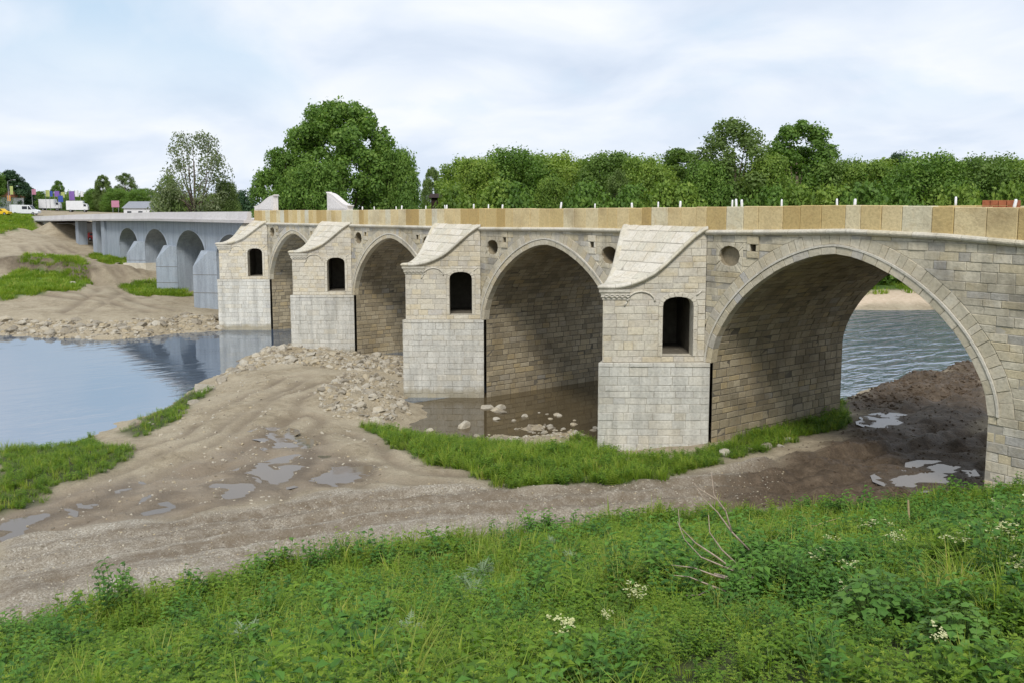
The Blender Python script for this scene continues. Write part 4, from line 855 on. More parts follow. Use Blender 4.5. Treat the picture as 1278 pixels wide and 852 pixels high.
def leaf(mb,base,d,n,L,Wd,tone,mi=0,fold=.25):
    d=d.normalized(); s=d.cross(n)
    if s.length<1e-4: s=d.cross(Vector((1,0,.2)))
    s.normalize(); n=s.cross(d).normalized()
    m=base+d*L*.45; droop=Vector((0,0,-.12*L))
    mb.add([base,m+s*Wd*.5+n*fold*Wd,base+d*L+droop,m-s*Wd*.5+n*fold*Wd,m],[(0,1,4),(1,2,4),(2,3,4),(3,0,4)],tone,mi)
def blade(mb,base,d,h,w,bend,tone,mi=0):
    s=d.cross(Vector((0,0,1))).normalized()*w*.5; up=Vector((0,0,1))
    p1=base+up*h*.55+d*bend*.3; p2=base+up*h*(.9-.2*bend/h)+d*bend
    mb.add([base-s,base+s,p1+s*.7,p1-s*.7,p2],[(0,1,2,3),(3,2,4)],tone,mi)
def plant_grass(n=26,h0=.25,h1=.55,spread=.16,mat='grass'):
    mb=MB()
    for i in range(n):
        a=pr_.uniform(0,6.283); r=spread*math.sqrt(pr_.random()); d=Vector((math.cos(a),math.sin(a),0)); h=pr_.uniform(h0,h1)
        b=Vector((r*math.cos(a+1),r*math.sin(a+1),-.05)); blade(mb,b,d,h,pr_.uniform(.010,.02),h*pr_.uniform(.1,.7),pr_.random())
    return mb,[M[mat]]
def plant_herb(ns=8,h=.34,ll=.085,spread=.18,mat='herb'):
    mb=MB()
    for i in range(ns):
        a=pr_.uniform(0,6.283); r=spread*pr_.random()**.5; top=Vector((math.cos(a)*(r+.1),math.sin(a)*(r+.1),h*pr_.uniform(.6,1.1))); base=Vector((r*.4*math.cos(a),r*.4*math.sin(a),-.04))
        mb.tube([base,(base+top)/2+rv(.02),top],[.006,.005,.003],3,.3,1,False)
        for k in range(8):
            t=.3+.7*k/7; p=base.lerp(top,t); an=k*2.4+a; d=Vector((math.cos(an),math.sin(an),pr_.uniform(-.1,.5)))
            leaf(mb,p,d,Vector((0,0,1)),ll*pr_.uniform(.7,1.3),ll*pr_.uniform(.45,.65),pr_.random())
    return mb,[M[mat],M['stalk']]
def plant_fine(ns=11,h=.36,spread=.2):
    mb=MB()
    for i in range(ns):
        a=pr_.uniform(0,6.283); r=spread*pr_.random()**.5; base=Vector((r*math.cos(a),r*math.sin(a),-.04)); top=base+Vector((pr_.gauss(0,.08),pr_.gauss(0,.08),h*pr_.uniform(.55,1.15)))
        for k in range(6):
            p=base.lerp(top,.2+.8*k/5)
            for j in range(5):
                an=j*1.2566+k*.6; d=Vector((math.cos(an),math.sin(an),.3)); L=pr_.uniform(.035,.06)*(1.2-.1*k)
                s=d.cross(Vector((0,0,1))).normalized()*.008; mb.add([p,p+d*L*.5+s,p+d*L,p+d*L*.5-s],[(0,1,2,3)],pr_.random())
    return mb,[M['fineherb']]
def plant_cress(ns=6,h=.42):
    mb,_=plant_herb(5,.26,.06,.14)
    for i in range(ns):
        a=pr_.uniform(0,6.283); r=.15*pr_.random(); b=Vector((r*math.cos(a),r*math.sin(a),0)); t=b+Vector((pr_.gauss(0,.05),pr_.gauss(0,.05),h*pr_.uniform(.8,1.15)))
        mb.tube([b,t],[.005,.004],3,.4,1,False)
        for k in range(9):
            p=t+Vector((pr_.gauss(0,.035),pr_.gauss(0,.035),pr_.gauss(0,.012))); s=pr_.uniform(.012,.02); an=pr_.uniform(0,3)
            mb.add([p+Vector((s*math.cos(an+q),s*math.sin(an+q),pr_.uniform(-.005,.01))) for q in (0,1.57,3.14,4.71)],[(0,1,2,3)],pr_.random(),2)
    return mb,[M['herb'],M['stalk'],M['flower']]
def plant_thistle():
    mb=MB()
    for i in range(13):
        an=i*2.4; el=pr_.uniform(.25,1.1); L=pr_.uniform(.28,.5); d=Vector((math.cos(an)*math.cos(el),math.sin(an)*math.cos(el),math.sin(el))); s=d.cross(Vector((0,0,1))).normalized()
        p=Vector((0,0,.02))
        for k in range(7):      # lobes along the midrib
            q=p+d*L*(.2+.12*k)-Vector((0,0,.12*(k/6)**2)); w=.09*(1-abs(k-2)/7)
            for sg in (-1,1): leaf(mb,q,(s*sg+d*.7),Vector((0,0,1)),w*1.3,w*.5,pr_.random())
        leaf(mb,p,d,Vector((0,0,1)),L,.035,.7)
    return mb,[M['silver']]
def plant_mallow(n=190,h=.62,rad=.52):
    mb=MB()
    for i in range(n):
        a=pr_.uniform(0,6.283); r=rad*math.sqrt(pr_.random()); z=h*(1-.75*(r/rad)**2)*pr_.uniform(.55,1.05)+.05; p=Vector((r*math.cos(a),r*math.sin(a),z))
        nrm=(Vector((math.cos(a)*.5*r/rad,math.sin(a)*.5*r/rad,1))+rv(.3)).normalized(); u=nrm.cross(rv()).normalized(); v=nrm.cross(u); R=pr_.uniform(.04,.07)
        ring=[]
        for k in range(10):
            q=2*math.pi*k/10; rr=R*(1.0 if k%2==0 else .72); ring.append(p+(u*math.cos(q)+v*math.sin(q))*rr-nrm*R*.12)
        mb.add([p]+ring,[(0,1+k,1+(k+1)%10) for k in range(10)],pr_.random())
        mb.tube([Vector((r*.3*math.cos(a),r*.3*math.sin(a),0)),p],[.006,.004],3,.3,1,False)
    return mb,[M['mallow'],M['stalk']]
def proto_collection(name,items):
    c=bpy.data.collections.new(name)
    for i,(mb,mats) in enumerate(items):
        me=mb.mesh('%s_%02d'%(name,i))
        for m in mats: me.materials.append(m)
        c.objects.link(bpy.data.objects.new('%s_%02d'%(name,i),me))
    return c
def scatter(name,P,rot,sc,idx,coll,label,cat):
    me=bpy.data.meshes.new(name); me.vertices.add(len(P)); me.vertices.foreach_set('co',np.asarray(P,dtype=np.float32).ravel())
    a=me.attributes.new('rot','FLOAT_VECTOR','POINT'); a.data.foreach_set('vector',np.asarray(rot,dtype=np.float32).ravel())
    a=me.attributes.new('sc','FLOAT','POINT'); a.data.foreach_set('value',np.asarray(sc,dtype=np.float32))
    a=me.attributes.new('idx','INT','POINT'); a.data.foreach_set('value',np.asarray(idx,dtype=np.int32)); me.update()
    o=link(name,me); ng=bpy.data.node_groups.new(name,'GeometryNodeTree')
    ng.interface.new_socket('Geometry',in_out='INPUT',socket_type='NodeSocketGeometry'); ng.interface.new_socket('Geometry',in_out='OUTPUT',socket_type='NodeSocketGeometry')
    gi=ng.nodes.new('NodeGroupInput'); go=ng.nodes.new('NodeGroupOutput'); ip=ng.nodes.new('GeometryNodeInstanceOnPoints'); ci=ng.nodes.new('GeometryNodeCollectionInfo')
    ci.inputs['Collection'].default_value=coll; ci.inputs['Separate Children'].default_value=True; ci.inputs['Reset Children'].default_value=True
    def na(t,n):
        q=ng.nodes.new('GeometryNodeInputNamedAttribute'); q.data_type=t; q.inputs['Name'].default_value=n; return q.outputs['Attribute']
    L=ng.links.new; L(gi.outputs[0],ip.inputs['Points']); L(ci.outputs[0],ip.inputs['Instance']); ip.inputs['Pick Instance'].default_value=True
    L(na('INT','idx'),ip.inputs['Instance Index']); L(na('FLOAT_VECTOR','rot'),ip.inputs['Rotation']); L(na('FLOAT','sc'),ip.inputs['Scale']); L(ip.outputs[0],go.inputs[0])
    md=o.modifiers.new('scatter','NODES'); md.node_group=ng
    return tag(o,label,cat,kind='stuff')
def sample(region,density,n_seed,margin=0.0,extra=None,box=None):
    P=np.array(REG[region]); rs=np.random.RandomState(n_seed)
    x0,x1,y0,y1=box or (P[:,0].min()-1,P[:,0].max()+1,P[:,1].min()-1,P[:,1].max()+1); n=int((x1-x0)*(y1-y0)*density)
    x=rs.uniform(x0,x1,n); y=rs.uniform(y0,y1,n); s=sdpoly(x,y,REG[region])+fbm(x,y,2.2,3,23)*1.0
    k=(s>margin)
    if extra is not None: k&=extra(x,y,rs)
    x,y=x[k],y[k]; return x,y,height(x,y)
weeds=[plant_grass(30,.25,.5),plant_grass(24,.35,.7,.12),plant_herb(),plant_herb(10,.28,.06,.22),plant_herb(7,.42,.11,.2),plant_fine(),plant_fine(14,.28),plant_fine(9,.46,.14),plant_cress(),plant_cress(8,.5),plant_grass(34,.35,.75,.15,'ygrass'),plant_grass(28,.3,.6,.2,'ygrass'),plant_herb(12,.6,.10,.26,'nettle'),plant_herb(9,.5,.13,.24,'nettle')]
WC=proto_collection('weed',weeds)
def pick(x,y,rs,table):
    """table: list of (indices, weight field)"""
    w=np.stack([f for _,f in table],1); w=np.clip(w,1e-6,None); w/=w.sum(1,keepdims=True); c=w.cumsum(1); u=rs.rand(len(x))[:,None]; g=(u>c).sum(1)
    idx=np.zeros(len(x),int)
    for i,(ids,_) in enumerate(table): m=g==i; idx[m]=rs.choice(ids,m.sum())
    return idx
def rots(rs,n,tilt=.12): return np.stack([rs.normal(0,tilt,n),rs.normal(0,tilt,n),rs.uniform(0,6.283,n)],1)
rs=np.random.RandomState(3)
# embankment below the viewpoint: only in reach of the view, thinning behind
def vis(x,y,r): return (y<1.5)&(x<27)&(y>-37)&(np.hypot(x-26.3,y+30.1)>2.5)
def bare(x,y): return np.exp(-(((x-21.6)/.9)**2+((y+17.0)/.7)**2))
x,y,z=sample('fore',24,101,.1,lambda a,b,r:vis(a,b,r)&(bare(a,b)<.45),(1,27,-37,1.5))
pa=fbm(x,y,4.5,3,201); pb=fbm(x,y,3.2,3,207); pc=fbm(x,y,2.5,2,213); rightside=sstep(-22,-14,y)
pd=fbm(x,y,2.8,3,219)
idx=pick(x,y,rs,[([0,1],.2+.9*np.clip(pa+.1,0,1)+.3*rightside),([2,3,4],.6+1.6*np.clip(-pa+.05,0,1)),([5,6,7],.6+1.5*np.clip(pb,0,1)),([8,9],.6*sstep(-25,-21,y)*sstep(16,18,x)*np.clip(pc-.04,0,1)+.05*sstep(-22,-18,y)*sstep(14,17,x)),([10,11],.04+2.2*rightside*np.clip(pa-.05,0,1)+.5*np.clip(pc-.2,0,1)),([12,13],.06+2.2*np.clip(pd-.2,0,1))])
sc=rs.uniform(.75,1.4,len(x))*(1.05+.8*pb+.4*pa)
scatter('meadow_weeds',np.stack([x,y,z-.02],1),rots(rs,len(x)),sc,idx,WC,'dense green weeds, grass and cream flowers covering the embankment','weeds')
print('fore plants',len(x))
for reg,den,seed,lab in (('bank',20,111,'bright green grass bank between the dirt road and the piers'),('left',16,113,'green grassy bank beside the calm river bend'),('tuft',7,117,'sparse grass tufts along the stony river edge')):
    x,y,z=sample(reg,den,seed,-.1,lambda a,b,r:(height(a,b)>WATER+.05)&~((sdpoly(a,b,[(-6.1,.2),(-3.02,-4.2),(0.05,0),(0.05,11),(-6.1,11)])>-.05)))
    pa=fbm(x,y,3,3,231); idx=pick(x,y,rs,[([0,1],.5+1.5*np.clip(pa,0,1)),([2,3,4],.5+1.2*np.clip(-pa,0,1)),([5,6,7],.9+0*x)])
    scatter('bank_grass',np.stack([x,y,z-.02],1),rots(rs,len(x)),rs.uniform(.75,1.3,len(x))*(1+.5*pa)*(.75 if reg!='bank' else 1),idx,WC,lab,'grass')
big=[]
for k in range(4):
    mb=MB()
    for i in range(60):
        a=pr_.uniform(0,6.283); r=.6*math.sqrt(pr_.random()); d=Vector((math.cos(a),math.sin(a),0)); h=pr_.uniform(.25,.6); blade(mb,Vector((r*math.cos(a),r*math.sin(a),-.05)),d,h,.05,h*.5,pr_.random())
    big.append((mb,[M['fineherb'] if k%2 else M['grass']]))
BC=proto_collection('far_tuft',big)
for reg,den,seed,lab in (('g3',2.2,121,'grass patch on the eroded bluff beyond the river'),('g4',2.2,123,'grass patch beside the concrete pier footing'),('g5',2.2,125,'grass patch at the foot of the concrete piers'),('g6',1.6,127,'grassy embankment below the road at the bridge end')):
    x,y,z=sample(reg,den,seed,-.2); n=len(x)
    scatter('far_grass',np.stack([x,y,z-.03],1),rots(rs,n),rs.uniform(.8,1.6,n),rs.randint(0,4,n),BC,lab,'grass')
x,y,z=sample('fargrass',.55,131,0,None,(-75,10,15,110)); n=len(x)
scatter('far_grass',np.stack([x,y,z-.03],1),rots(rs,n),rs.uniform(.9,1.8,n),rs.randint(0,4,n),BC,'rough grass on the far river bank under the trees','grass')
# single plants that stand out
for (x,y,s,l) in ((20.3,-19.9,1.15,'large-leaved dark green mallow clump among cream flowers'),(21.6,-20.4,.9,'round leafy mallow clump beside the biggest leafy clump'),(17.0,-11.9,1.1,'dark leafy clump under the upright stick'),(20.2,-17.2,.7,'small leafy clump beside the bare earth patch'),(15.3,-7.0,.9,'leafy clump growing close to the bridge wall')):
    t=empty('mallow_plant',(x,y,hz1(x,y)-.03),rng.uniform(0,6),l,'plant'); t.scale=(s,s,s); mb,ms=plant_mallow(); lo=MB(); st=MB()
    for f,tn,mi in zip(mb.f,mb.t,mb.mi):
        (st if mi else lo).add([mb.v[i] for i in f],[tuple(range(len(f)))],tn)
    tag(lo.build('foliage',M['mallow'],t),kind='stuff'); tag(st.build('stems',M['stalk'],t),kind='stuff')
for (x,y,s,l) in ((12.2,-25.4,1.0,'silvery thistle at the grassy slope bottom beside taller weeds'),(9.6,-18.9,1.1,'silver grey thistle clump halfway down the green slope'),(10.2,-19.8,.85,'smaller silver thistle just beside the thistle clump'),(8.1,-15.6,.9,'pale thistle growing near the gravel road edge'),(15.6,-24.2,.8,'low silver thistle rosette in fine weeds'),(11.0,-17.2,1.1,'broad silver thistle beside the dead branch foot'),(13.2,-21.5,1.0,'silver thistle standing alone in the middle of the slope weeds'),(7.4,-21.6,1.0,'silver thistle near the slope foot above the gravel')):
    mb,ms=plant_thistle(); o=mb.build('thistle',ms[0]); o.location=(x,y,hz1(x,y)+.22); o.scale=(s*1.1,)*3; tag(o,l,'plant')
# dead branches
t=empty('dead_branch',(0,0,0),0,'bare grey dead branch with curved twigs lying in the weeds','branch')
bx,by=17.55,-19.49; bz=hz1(bx,by)+.30
vr=Vector((.585,.811,0)); vu=Vector((0,0,1)); vd=Vector((-.811,.585,0))
def bp(px_,py_,dd=0): return Vector((bx,by,bz))+vr*((px_-905)/79.7)+vu*((748-py_)/75.7)+vd*dd
for tw in ([(938,740,.0),(900,728,.1),(868,715,.1),(845,690,.0),(836,668,0)],[(920,738,.1),(890,718,.2),(862,700,.2),(842,680,.2),(838,655,.1)],[(925,742,-.1),(885,735,0),(858,728,.1),(832,728,.2)],[(905,752,-.2),(880,742,-.2),(850,733,-.1),(830,731,-.1)],[(925,735,.2),(898,712,.3),(882,690,.3),(880,668,.3)],[(935,715,.4),(912,692,.4),(895,670,.5),(876,652,.5),(868,640,.5)],[(912,692,.4),(905,668,.45),(890,648,.5),(886,620,.5)],[(905,668,.45),(895,655,.5),(870,640,.5),(862,632,.5)],[(880,742,-.2),(862,752,-.2),(845,756,-.1)]):
    mb=MB(); P=[bp(*q) for q in tw]; n=len(P); mb.tube(P,[.018*(1-.75*i/(n-1)) for i in range(n)],6); mb.build('twig',M['dry'],t,True)
mb=MB(); mb.tube([bp(945,742,.0),bp(915,741,0),(bp(885,736,.1))],[.036,.03,.02],7); mb.build('stem',M['dry'],t,True)
mb=MB(); x,y=14.6,-9.0; z=hz1(x,y); mb.tube([(x,y,z),(x-.03,y+.02,z+.5),(x-.08,y+.03,z+.98)],[.03,.028,.024],7); tag(mb.build('stick',M['straw']),'upright broken pale stick standing in the grass','stick')
for x,y,an,l in ((13.0,-11.8,.6,'long thin dry stalk leaning over the grass'),(12.4,-10.4,1.1,'short thin dry stalk leaning near the leafy clump')):
    z=hz1(x,y)+.25; mb=MB(); mb.tube([(x,y,z),(x+.5*math.cos(an),y+.5*math.sin(an),z+.28),(x+1.1*math.cos(an),y+1.1*math.sin(an),z+.42)],[.012,.011,.006],5); tag(mb.build('dry_stalk',M['straw']),l,'stalk')
# ---------------------------------------------------------------- trees
M['bark']=plain('bark',(.12,.095,.07),.9,.35,6)
M['tree_a']=leafmat('poplar_leaf',[(0, (0.064, 0.126, 0.026)), (0.5, (0.125, 0.223, 0.04)), (1, (0.213, 0.311, 0.065))],.38,.15)
M['tree_b']=leafmat('broadleaf',[(0, (0.085, 0.15, 0.029)), (0.5, (0.175, 0.267, 0.046)), (1, (0.297, 0.377, 0.073))],.38,.25)
M['tree_c']=leafmat('olive_leaf',[(0, (0.082, 0.121, 0.036)), (0.5, (0.138, 0.203, 0.056)), (1, (0.211, 0.276, 0.097))],.38,.2)
M['tree_c2']=leafmat('light_yellow_green_leaf',[(0,(.075,.135,.028)),(.5,(.125,.205,.042)),(1,(.19,.27,.07))],.38,.2)
M['tree_d']=leafmat('pale_willow_leaf',[(0, (0.094, 0.125, 0.056)), (0.5, (0.15, 0.188, 0.088)), (1, (0.225, 0.25, 0.138))],.25,.2)
M['tree_e']=leafmat('dark_evergreen_leaf',[(0, (0.02, 0.05, 0.022)), (0.5, (0.039, 0.084, 0.034)), (1, (0.063, 0.119, 0.045))],.15,.2)
def make_tree(seed,H,Wd,z0,nl,per,ls,shape='round',lr=.17,sparse=0,SP=.36):
    r=random.Random(seed); lobes=[]; k=0
    while len(lobes)<nl and k<4000:
        k+=1; a=r.uniform(0,6.283); t=r.random()
        prof={'round':math.sin(math.pi*min(1,(.12+.88*t)))**.55,'up':(1-t)**.45*(.35+.65*min(1,t*3.5)),'wide':math.sqrt(max(0,1-(t-.25)**2/.6)) if t>.25 else .75+t,'bush':(1-t**2)**.5}[shape]
        rad=Wd/2*prof*math.sqrt(r.uniform(.25,1)); z=z0+(H-z0)*t; R=Wd*lr*r.uniform(.55,1.4)*(1-.3*t)
        c=Vector((rad*.86*math.cos(a),rad*.86*math.sin(a),min(z,H-R*.75)))
        if any((c-q).length<SP*(R+s) for q,s,_ in lobes): continue
        lobes.append((c,R,r.uniform(-.22,.22)))
    g=np.random.RandomState(seed); V=[];T=[]
    for c,R,tn in lobes:
        n=int(per*(R/(Wd*lr))**2)+8
        u=g.normal(0,1,(n,3)); u[:,2]=u[:,2]*.95+.25; u/=np.linalg.norm(u,axis=1,keepdims=True)
        rr=R*np.where(g.rand(n)<.82,g.uniform(.55,1.08,n),g.uniform(.2,1.4,n)); p=np.array(c)+u*rr[:,None]*np.array([1,1,1.12])
        nm=u+g.normal(0,.5,(n,3)); nm/=np.linalg.norm(nm,axis=1,keepdims=True); a=np.cross(nm,g.normal(0,1,(n,3))); a/=np.linalg.norm(a,axis=1,keepdims=True); b=np.cross(nm,a)
        s=(ls*g.uniform(.55,1.35,n))[:,None]; V.append(np.stack([p-a*s*.5,p+b*s*.34,p+a*s*.5+nm*s*.15,p-b*s*.34],1)); T.append(np.clip(.5+tn+g.normal(0,.2,n),0,1))
    V=np.concatenate(V).reshape(-1,3); T=np.concatenate(T); nq=len(T); cm=bpy.data.meshes.new('crown')
    cm.vertices.add(len(V)); cm.vertices.foreach_set('co',V.astype(np.float32).ravel()); cm.loops.add(nq*4); cm.loops.foreach_set('vertex_index',np.arange(nq*4,dtype=np.int32)); cm.polygons.add(nq)
    cm.polygons.foreach_set('loop_start',np.arange(0,nq*4,4,dtype=np.int32)); cm.polygons.foreach_set('loop_total',np.full(nq,4,dtype=np.int32)); cm.update(calc_edges=True)
    at_=cm.attributes.new('tone','FLOAT','FACE'); at_.data.foreach_set('value',T.astype(np.float32))
    tr=MB(); top=Vector((r.uniform(-.4,.4),r.uniform(-.4,.4),H*.78)); bend=Vector((r.uniform(-.5,.5),r.uniform(-.5,.5),H*.35)); br=H*.017+.06
    tr.tube([(0,0,-.6),(0,0,.3),bend,top],[br*1.5,br*1.05,br*.75,br*.2],8)
    for c,R,_ in r.sample(lobes,min(len(lobes),40 if sparse else 14)):
        t=r.uniform(.25,.7); s=Vector((0,0,0)).lerp(bend,t*1.6) if t<.6 else bend.lerp(top,(t-.6)*2); s.z=min(s.z,c.z*.8); m=(s+c)/2+Vector((r.gauss(0,.3),r.gauss(0,.3),.3)); tr.tube([s,m,c],[br*.35,br*.22,br*.08],5)
        if sparse and c.z>H*.55:
            for q in range(2): e=c+Vector((r.gauss(0,1),r.gauss(0,1),abs(r.gauss(0,1))+.5)).normalized()*R*1.5; tr.tube([c,(c+e)/2+Vector((r.gauss(0,.15),)*3),e],[br*.08,br*.05,br*.02],4)
    return cm,tr.mesh('trunk',True),H,Wd
TP={'poplar':make_tree(1,25,21,2,260,430,.42,'round',.075),'pop2':make_tree(2,20,12,1.2,130,420,.37,'round',.105),'broad':make_tree(3,17,15,.4,150,420,.36,'wide',.12),'broad2':make_tree(4,16,13,.4,130,420,.35,'wide',.13),'broad3':make_tree(9,18,10,.4,110,330,.38,'up',.12),
    'olive':make_tree(5,20,11,1.0,110,260,.36,'round',.11),'willow':make_tree(16,17,14,1.0,95,150,.34,'round',.11,1),'bush':make_tree(7,5,6,0,44,300,.28,'bush',.17),'pine':make_tree(8,14,9,1.0,70,330,.38,'up',.13)}
fw2=Vector((-math.sin(.9448),math.cos(.9448))); rt2=Vector((math.cos(.9448),math.sin(.9448)))
def spot(px_,d):
    a=(px_-639)/1093.9; v=(fw2+rt2*a).normalized(); return 26.29+v.x*d,-30.08+v.y*d
def place_tree(name,px_,topy,wpx,d,proto,leafm,label,group=None,base=None):
    x,y=spot(px_,d); dz=d/math.hypot(1,(px_-639)/1093.9); g=hz1(x,y) if base is None else base
    h=11+(256-topy)*dz/1093.9-g; w=wpx*dz/1093.9; cm,tm,H,Wd=TP[proto]
    t=empty(name,(x,y,g-.1),rng.uniform(0,6.28),label,'shrub' if 'shrub' in name else 'tree',group); t.scale=(w/Wd,w/Wd,h/H)
    key=(proto,leafm)
    if key not in TM:
        c=cm if not cm.materials else cm.copy(); c.materials.clear(); c.materials.append(M[leafm]); TM[key]=c
        if not tm.materials: tm.materials.append(M['bark'])
    tag(link('crown',TM[key],t),kind='stuff'); link('trunk',tm,t); return t
TM={}
GR='broadleaf trees in the wood beyond the river'
place_tree('poplar_tree',430,133,196,118,'poplar','tree_a','largest broad dense green tree rising behind the white scroll ornaments')
place_tree('poplar_tree',352,187,84,114,'pop2','tree_a','lower bushy green tree leaning against the largest tree')
place_tree('poplar_tree',497,190,70,113,'broad2','tree_a','shorter green tree tucked under the largest tree beside the dark shed')
place_tree('poplar_tree',395,205,120,110,'broad','tree_a','low dense green tree filling the foot of the largest tree')
place_tree('willow_tree',247,168,112,150,'willow','tree_d','sparse grey green willow with bare twigs behind the concrete bridge')
place_tree('willow_tree',285,228,40,150,'broad2','tree_c','small olive green tree beside the sparse willow')
place_tree('willow_tree',215,225,50,152,'bush','tree_c','rounded olive bush at the foot of the sparse willow')
place_tree('pale_tree',540,210,34,190,'pop2','tree_c','small distant pale green tree above the dark shed')
place_tree('olive_tree',912,152,128,132,'olive','tree_c','tall olive green tree with thin crown beside the tall dark one')
place_tree('dark_tree',993,154,126,138,'pop2','tree_a','tall dark green rounded tree beside the olive one')
place_tree('light_tree',690,224,62,124,'broad2','tree_b','small bright green tree standing before the wood')
place_tree('brown_tree',770,213,46,126,'olive','tree_c','small brownish tree with thin crown in the wood beyond the parapet')
place_tree('round_tree',1117,195,44,155,'broad2','tree_e','dark round tree top rising behind the lower wood')
ORD=['first','second','third','fourth','fifth','sixth','seventh','eighth','ninth']
WM=['tree_b','tree_a','tree_b','tree_c2','tree_b','tree_c2','tree_a','tree_b','tree_c2','tree_b','tree_a','tree_b','tree_c2','tree_b','tree_a','tree_b']
front=[(598,203,66,124,'broad2'),(640,191,88,128,'broad'),(694,193,84,132,'broad'),(760,196,74,126,'broad2'),(805,199,70,120,'broad'),(846,188,72,126,'pop2'),(880,205,60,116,'broad2'),(955,196,60,118,'broad2'),(1045,204,66,122,'broad'),(1083,207,66,120,'broad2'),(1150,197,96,118,'broad'),(1190,204,70,126,'broad2'),(1236,197,88,122,'broad'),(1290,206,80,120,'broad2'),(1345,196,90,124,'broad'),(1400,200,90,124,'broad')]
for i,(px_,ty_,w,d,p) in enumerate(front):
    lab='%s broadleaf tree of the wood counting from the dark shed towards the olive tree'%ORD[i] if i<7 else ('broadleaf tree wedged between the tall olive tree and the tall dark tree' if i==7 else '%s broadleaf tree of the wood past the tall dark tree, away from the shed'%ORD[i-8])
    place_tree('wood_tree',px_,ty_+rng.uniform(-2,2),w*1.55,d+12,p,WM[i],lab,GR)
for px_ in range(575,1440,38):
    place_tree('back_tree',px_+rng.uniform(-10,10),rng.uniform(199,214),rng.uniform(84,120),rng.uniform(152,165),rng.choice(['broad','broad2','broad3','olive']),rng.choice(['tree_b','tree_a','tree_c','tree_c2']),'tree crown filling the gaps behind the front row of the wood','trees behind the front row of the wood')
for px_ in range(570,1420,42):
    place_tree('wood_shrub',px_+rng.uniform(-12,12),rng.uniform(230,242),rng.uniform(70,100),rng.uniform(121,127),'bush',rng.choice(['tree_b','tree_a','tree_b']),'green shrub at the foot of the wood beyond the river','shrubs along the far bank')
for px_,ty_,w,d,p,m,l in ((18,214,52,262,'pine','tree_e','dark conifer on the rise above the road'),(-14,212,60,258,'broad','tree_a','dark broad tree at the road edge above the yellow car'),(36,228,30,268,'pine','tree_e','small dark conifer behind the white van'),(54,240,34,280,'bush','tree_a','low dark bush behind the flags'),(77,226,20,300,'pop2','tree_a','lone distant dark tree between the flags'),(95,240,30,310,'bush','tree_b','pale distant bush beside the lone distant tree'),(122,236,30,290,'broad','tree_a','dark distant tree clump beside the flags'),(132,219,26,285,'pop2','tree_c','slim distant tree with feathery top'),(160,217,34,280,'olive','tree_c','feathery distant tree behind the white house'),(150,236,44,262,'broad','tree_a','dark broad distant tree before the feathery one'),(182,236,50,250,'broad','tree_a','dark tree at the side of the white house'),(305,240,40,230,'bush','tree_e','dark distant bush between willow and largest tree')):
    place_tree('far_tree',px_,ty_,w,d,p,m,l)
for k in range(16):
    px_=60+k*16; place_tree('far_shrub',px_,rng.uniform(243,249),rng.uniform(24,40),rng.uniform(282,300),'bush',rng.choice(['tree_a','tree_b']),'low green shrub in the hedge along the far road','shrubs along the far road')
# ================================================================ ROCKS, RUBBLE, PEBBLES
M['rock']=stone('pale_limestone_rubble',[(0,(.17,.145,.11)),(.35,(.28,.25,.2)),(.7,(.40,.37,.31)),(1,(.36,.30,.20))],stain=(.2,.16,.11),stain_amt=.4,warm_amt=.3)
M['rock_wet']=stone('wet_rubble',[(0,(.15,.13,.10)),(.6,(.26,.235,.19)),(1,(.33,.30,.25))],stain_amt=.4)
M['clod']=plain('mud_clod',(.085,.062,.042),.9,.4,8)
def rock_mesh(seed,sub=1,flat=.7):
    r=random.Random(seed); bm=bmesh.new(); bmesh.ops.create_icosphere(bm,subdivisions=sub,radius=1)
    cuts=[(Vector((r.gauss(0,1),r.gauss(0,1),r.gauss(0,1))).normalized(),r.uniform(.45,.8)) for _ in range(7)]
    for v in bm.verts:
        p=v.co.copy()
        for n,d in cuts:
            q=p.dot(n)
            if q>d: p-=n*(q-d)
        v.co=p*(1+r.uniform(-.06,.06)); v.co.z*=flat; v.co.x*=1.2
    me=bpy.data.meshes.new('rock'); bm.to_mesh(me); bm.free()
    a=me.attributes.new('tone','FLOAT','FACE'); t=r.random(); a.data.foreach_set('value',np.full(len(me.polygons),t,dtype=np.float32)); return me
RM=[rock_mesh(100+i,2) for i in range(12)]; RS=[rock_mesh(200+i,1) for i in range(14)]
def rcoll(name,meshes,mat):
    c=bpy.data.collections.new(name)
    for i,m in enumerate(meshes):
        m=m.copy(); m.materials.clear(); m.materials.append(mat); c.objects.link(bpy.data.objects.new('%s_%02d'%(name,i),m))
    return c
RC=rcoll('rubble',RS,M['rock']); CC=rcoll('clod',RS[:8],M['clod'])
def rocks(reg,den,smin,smax,seed,label,name='rubble',coll=None,power=3.2,margin=-.2,box=None,extra=None,cat='rubble'):
    x,y,z=sample(reg,den,seed,margin,extra,box); n=len(x); r=np.random.RandomState(seed+1); s=smin+(smax-smin)*r.rand(n)**power
    scatter(name,np.stack([x,y,z-s*.08],1),np.stack([r.normal(0,.4,n),r.normal(0,.4,n),r.uniform(0,6.28,n)],1),s,r.randint(0,8 if coll is CC else 14,n),coll or RC,label,cat)
rocks('r1',22,.03,.30,301,'heap of pale broken stones at the foot of the second pier')
rocks('r2',20,.04,.26,303,'pile of broken stones and earth beside the murky pool')
rocks('r3',9,.06,.38,305,'line of broken stones along the far river edge')
rocks('r4',26,.03,.2,307,'bar of small pebbles rising from the murky pool')
rocks('gravel',38,.010,.05,309,'loose crushed gravel strewn over the dirt road','gravel',None,2.5,.1,cat='gravel')
rocks('wet',7,.015,.09,311,'scattered pebbles on the wet dirt around the puddles','gravel',None,3,-.5,cat='gravel')
rocks('mud',12,.015,.09,313,'dark mud clods churned up under the nearest arch','mud_clods',CC,3,-.2,cat='mud')
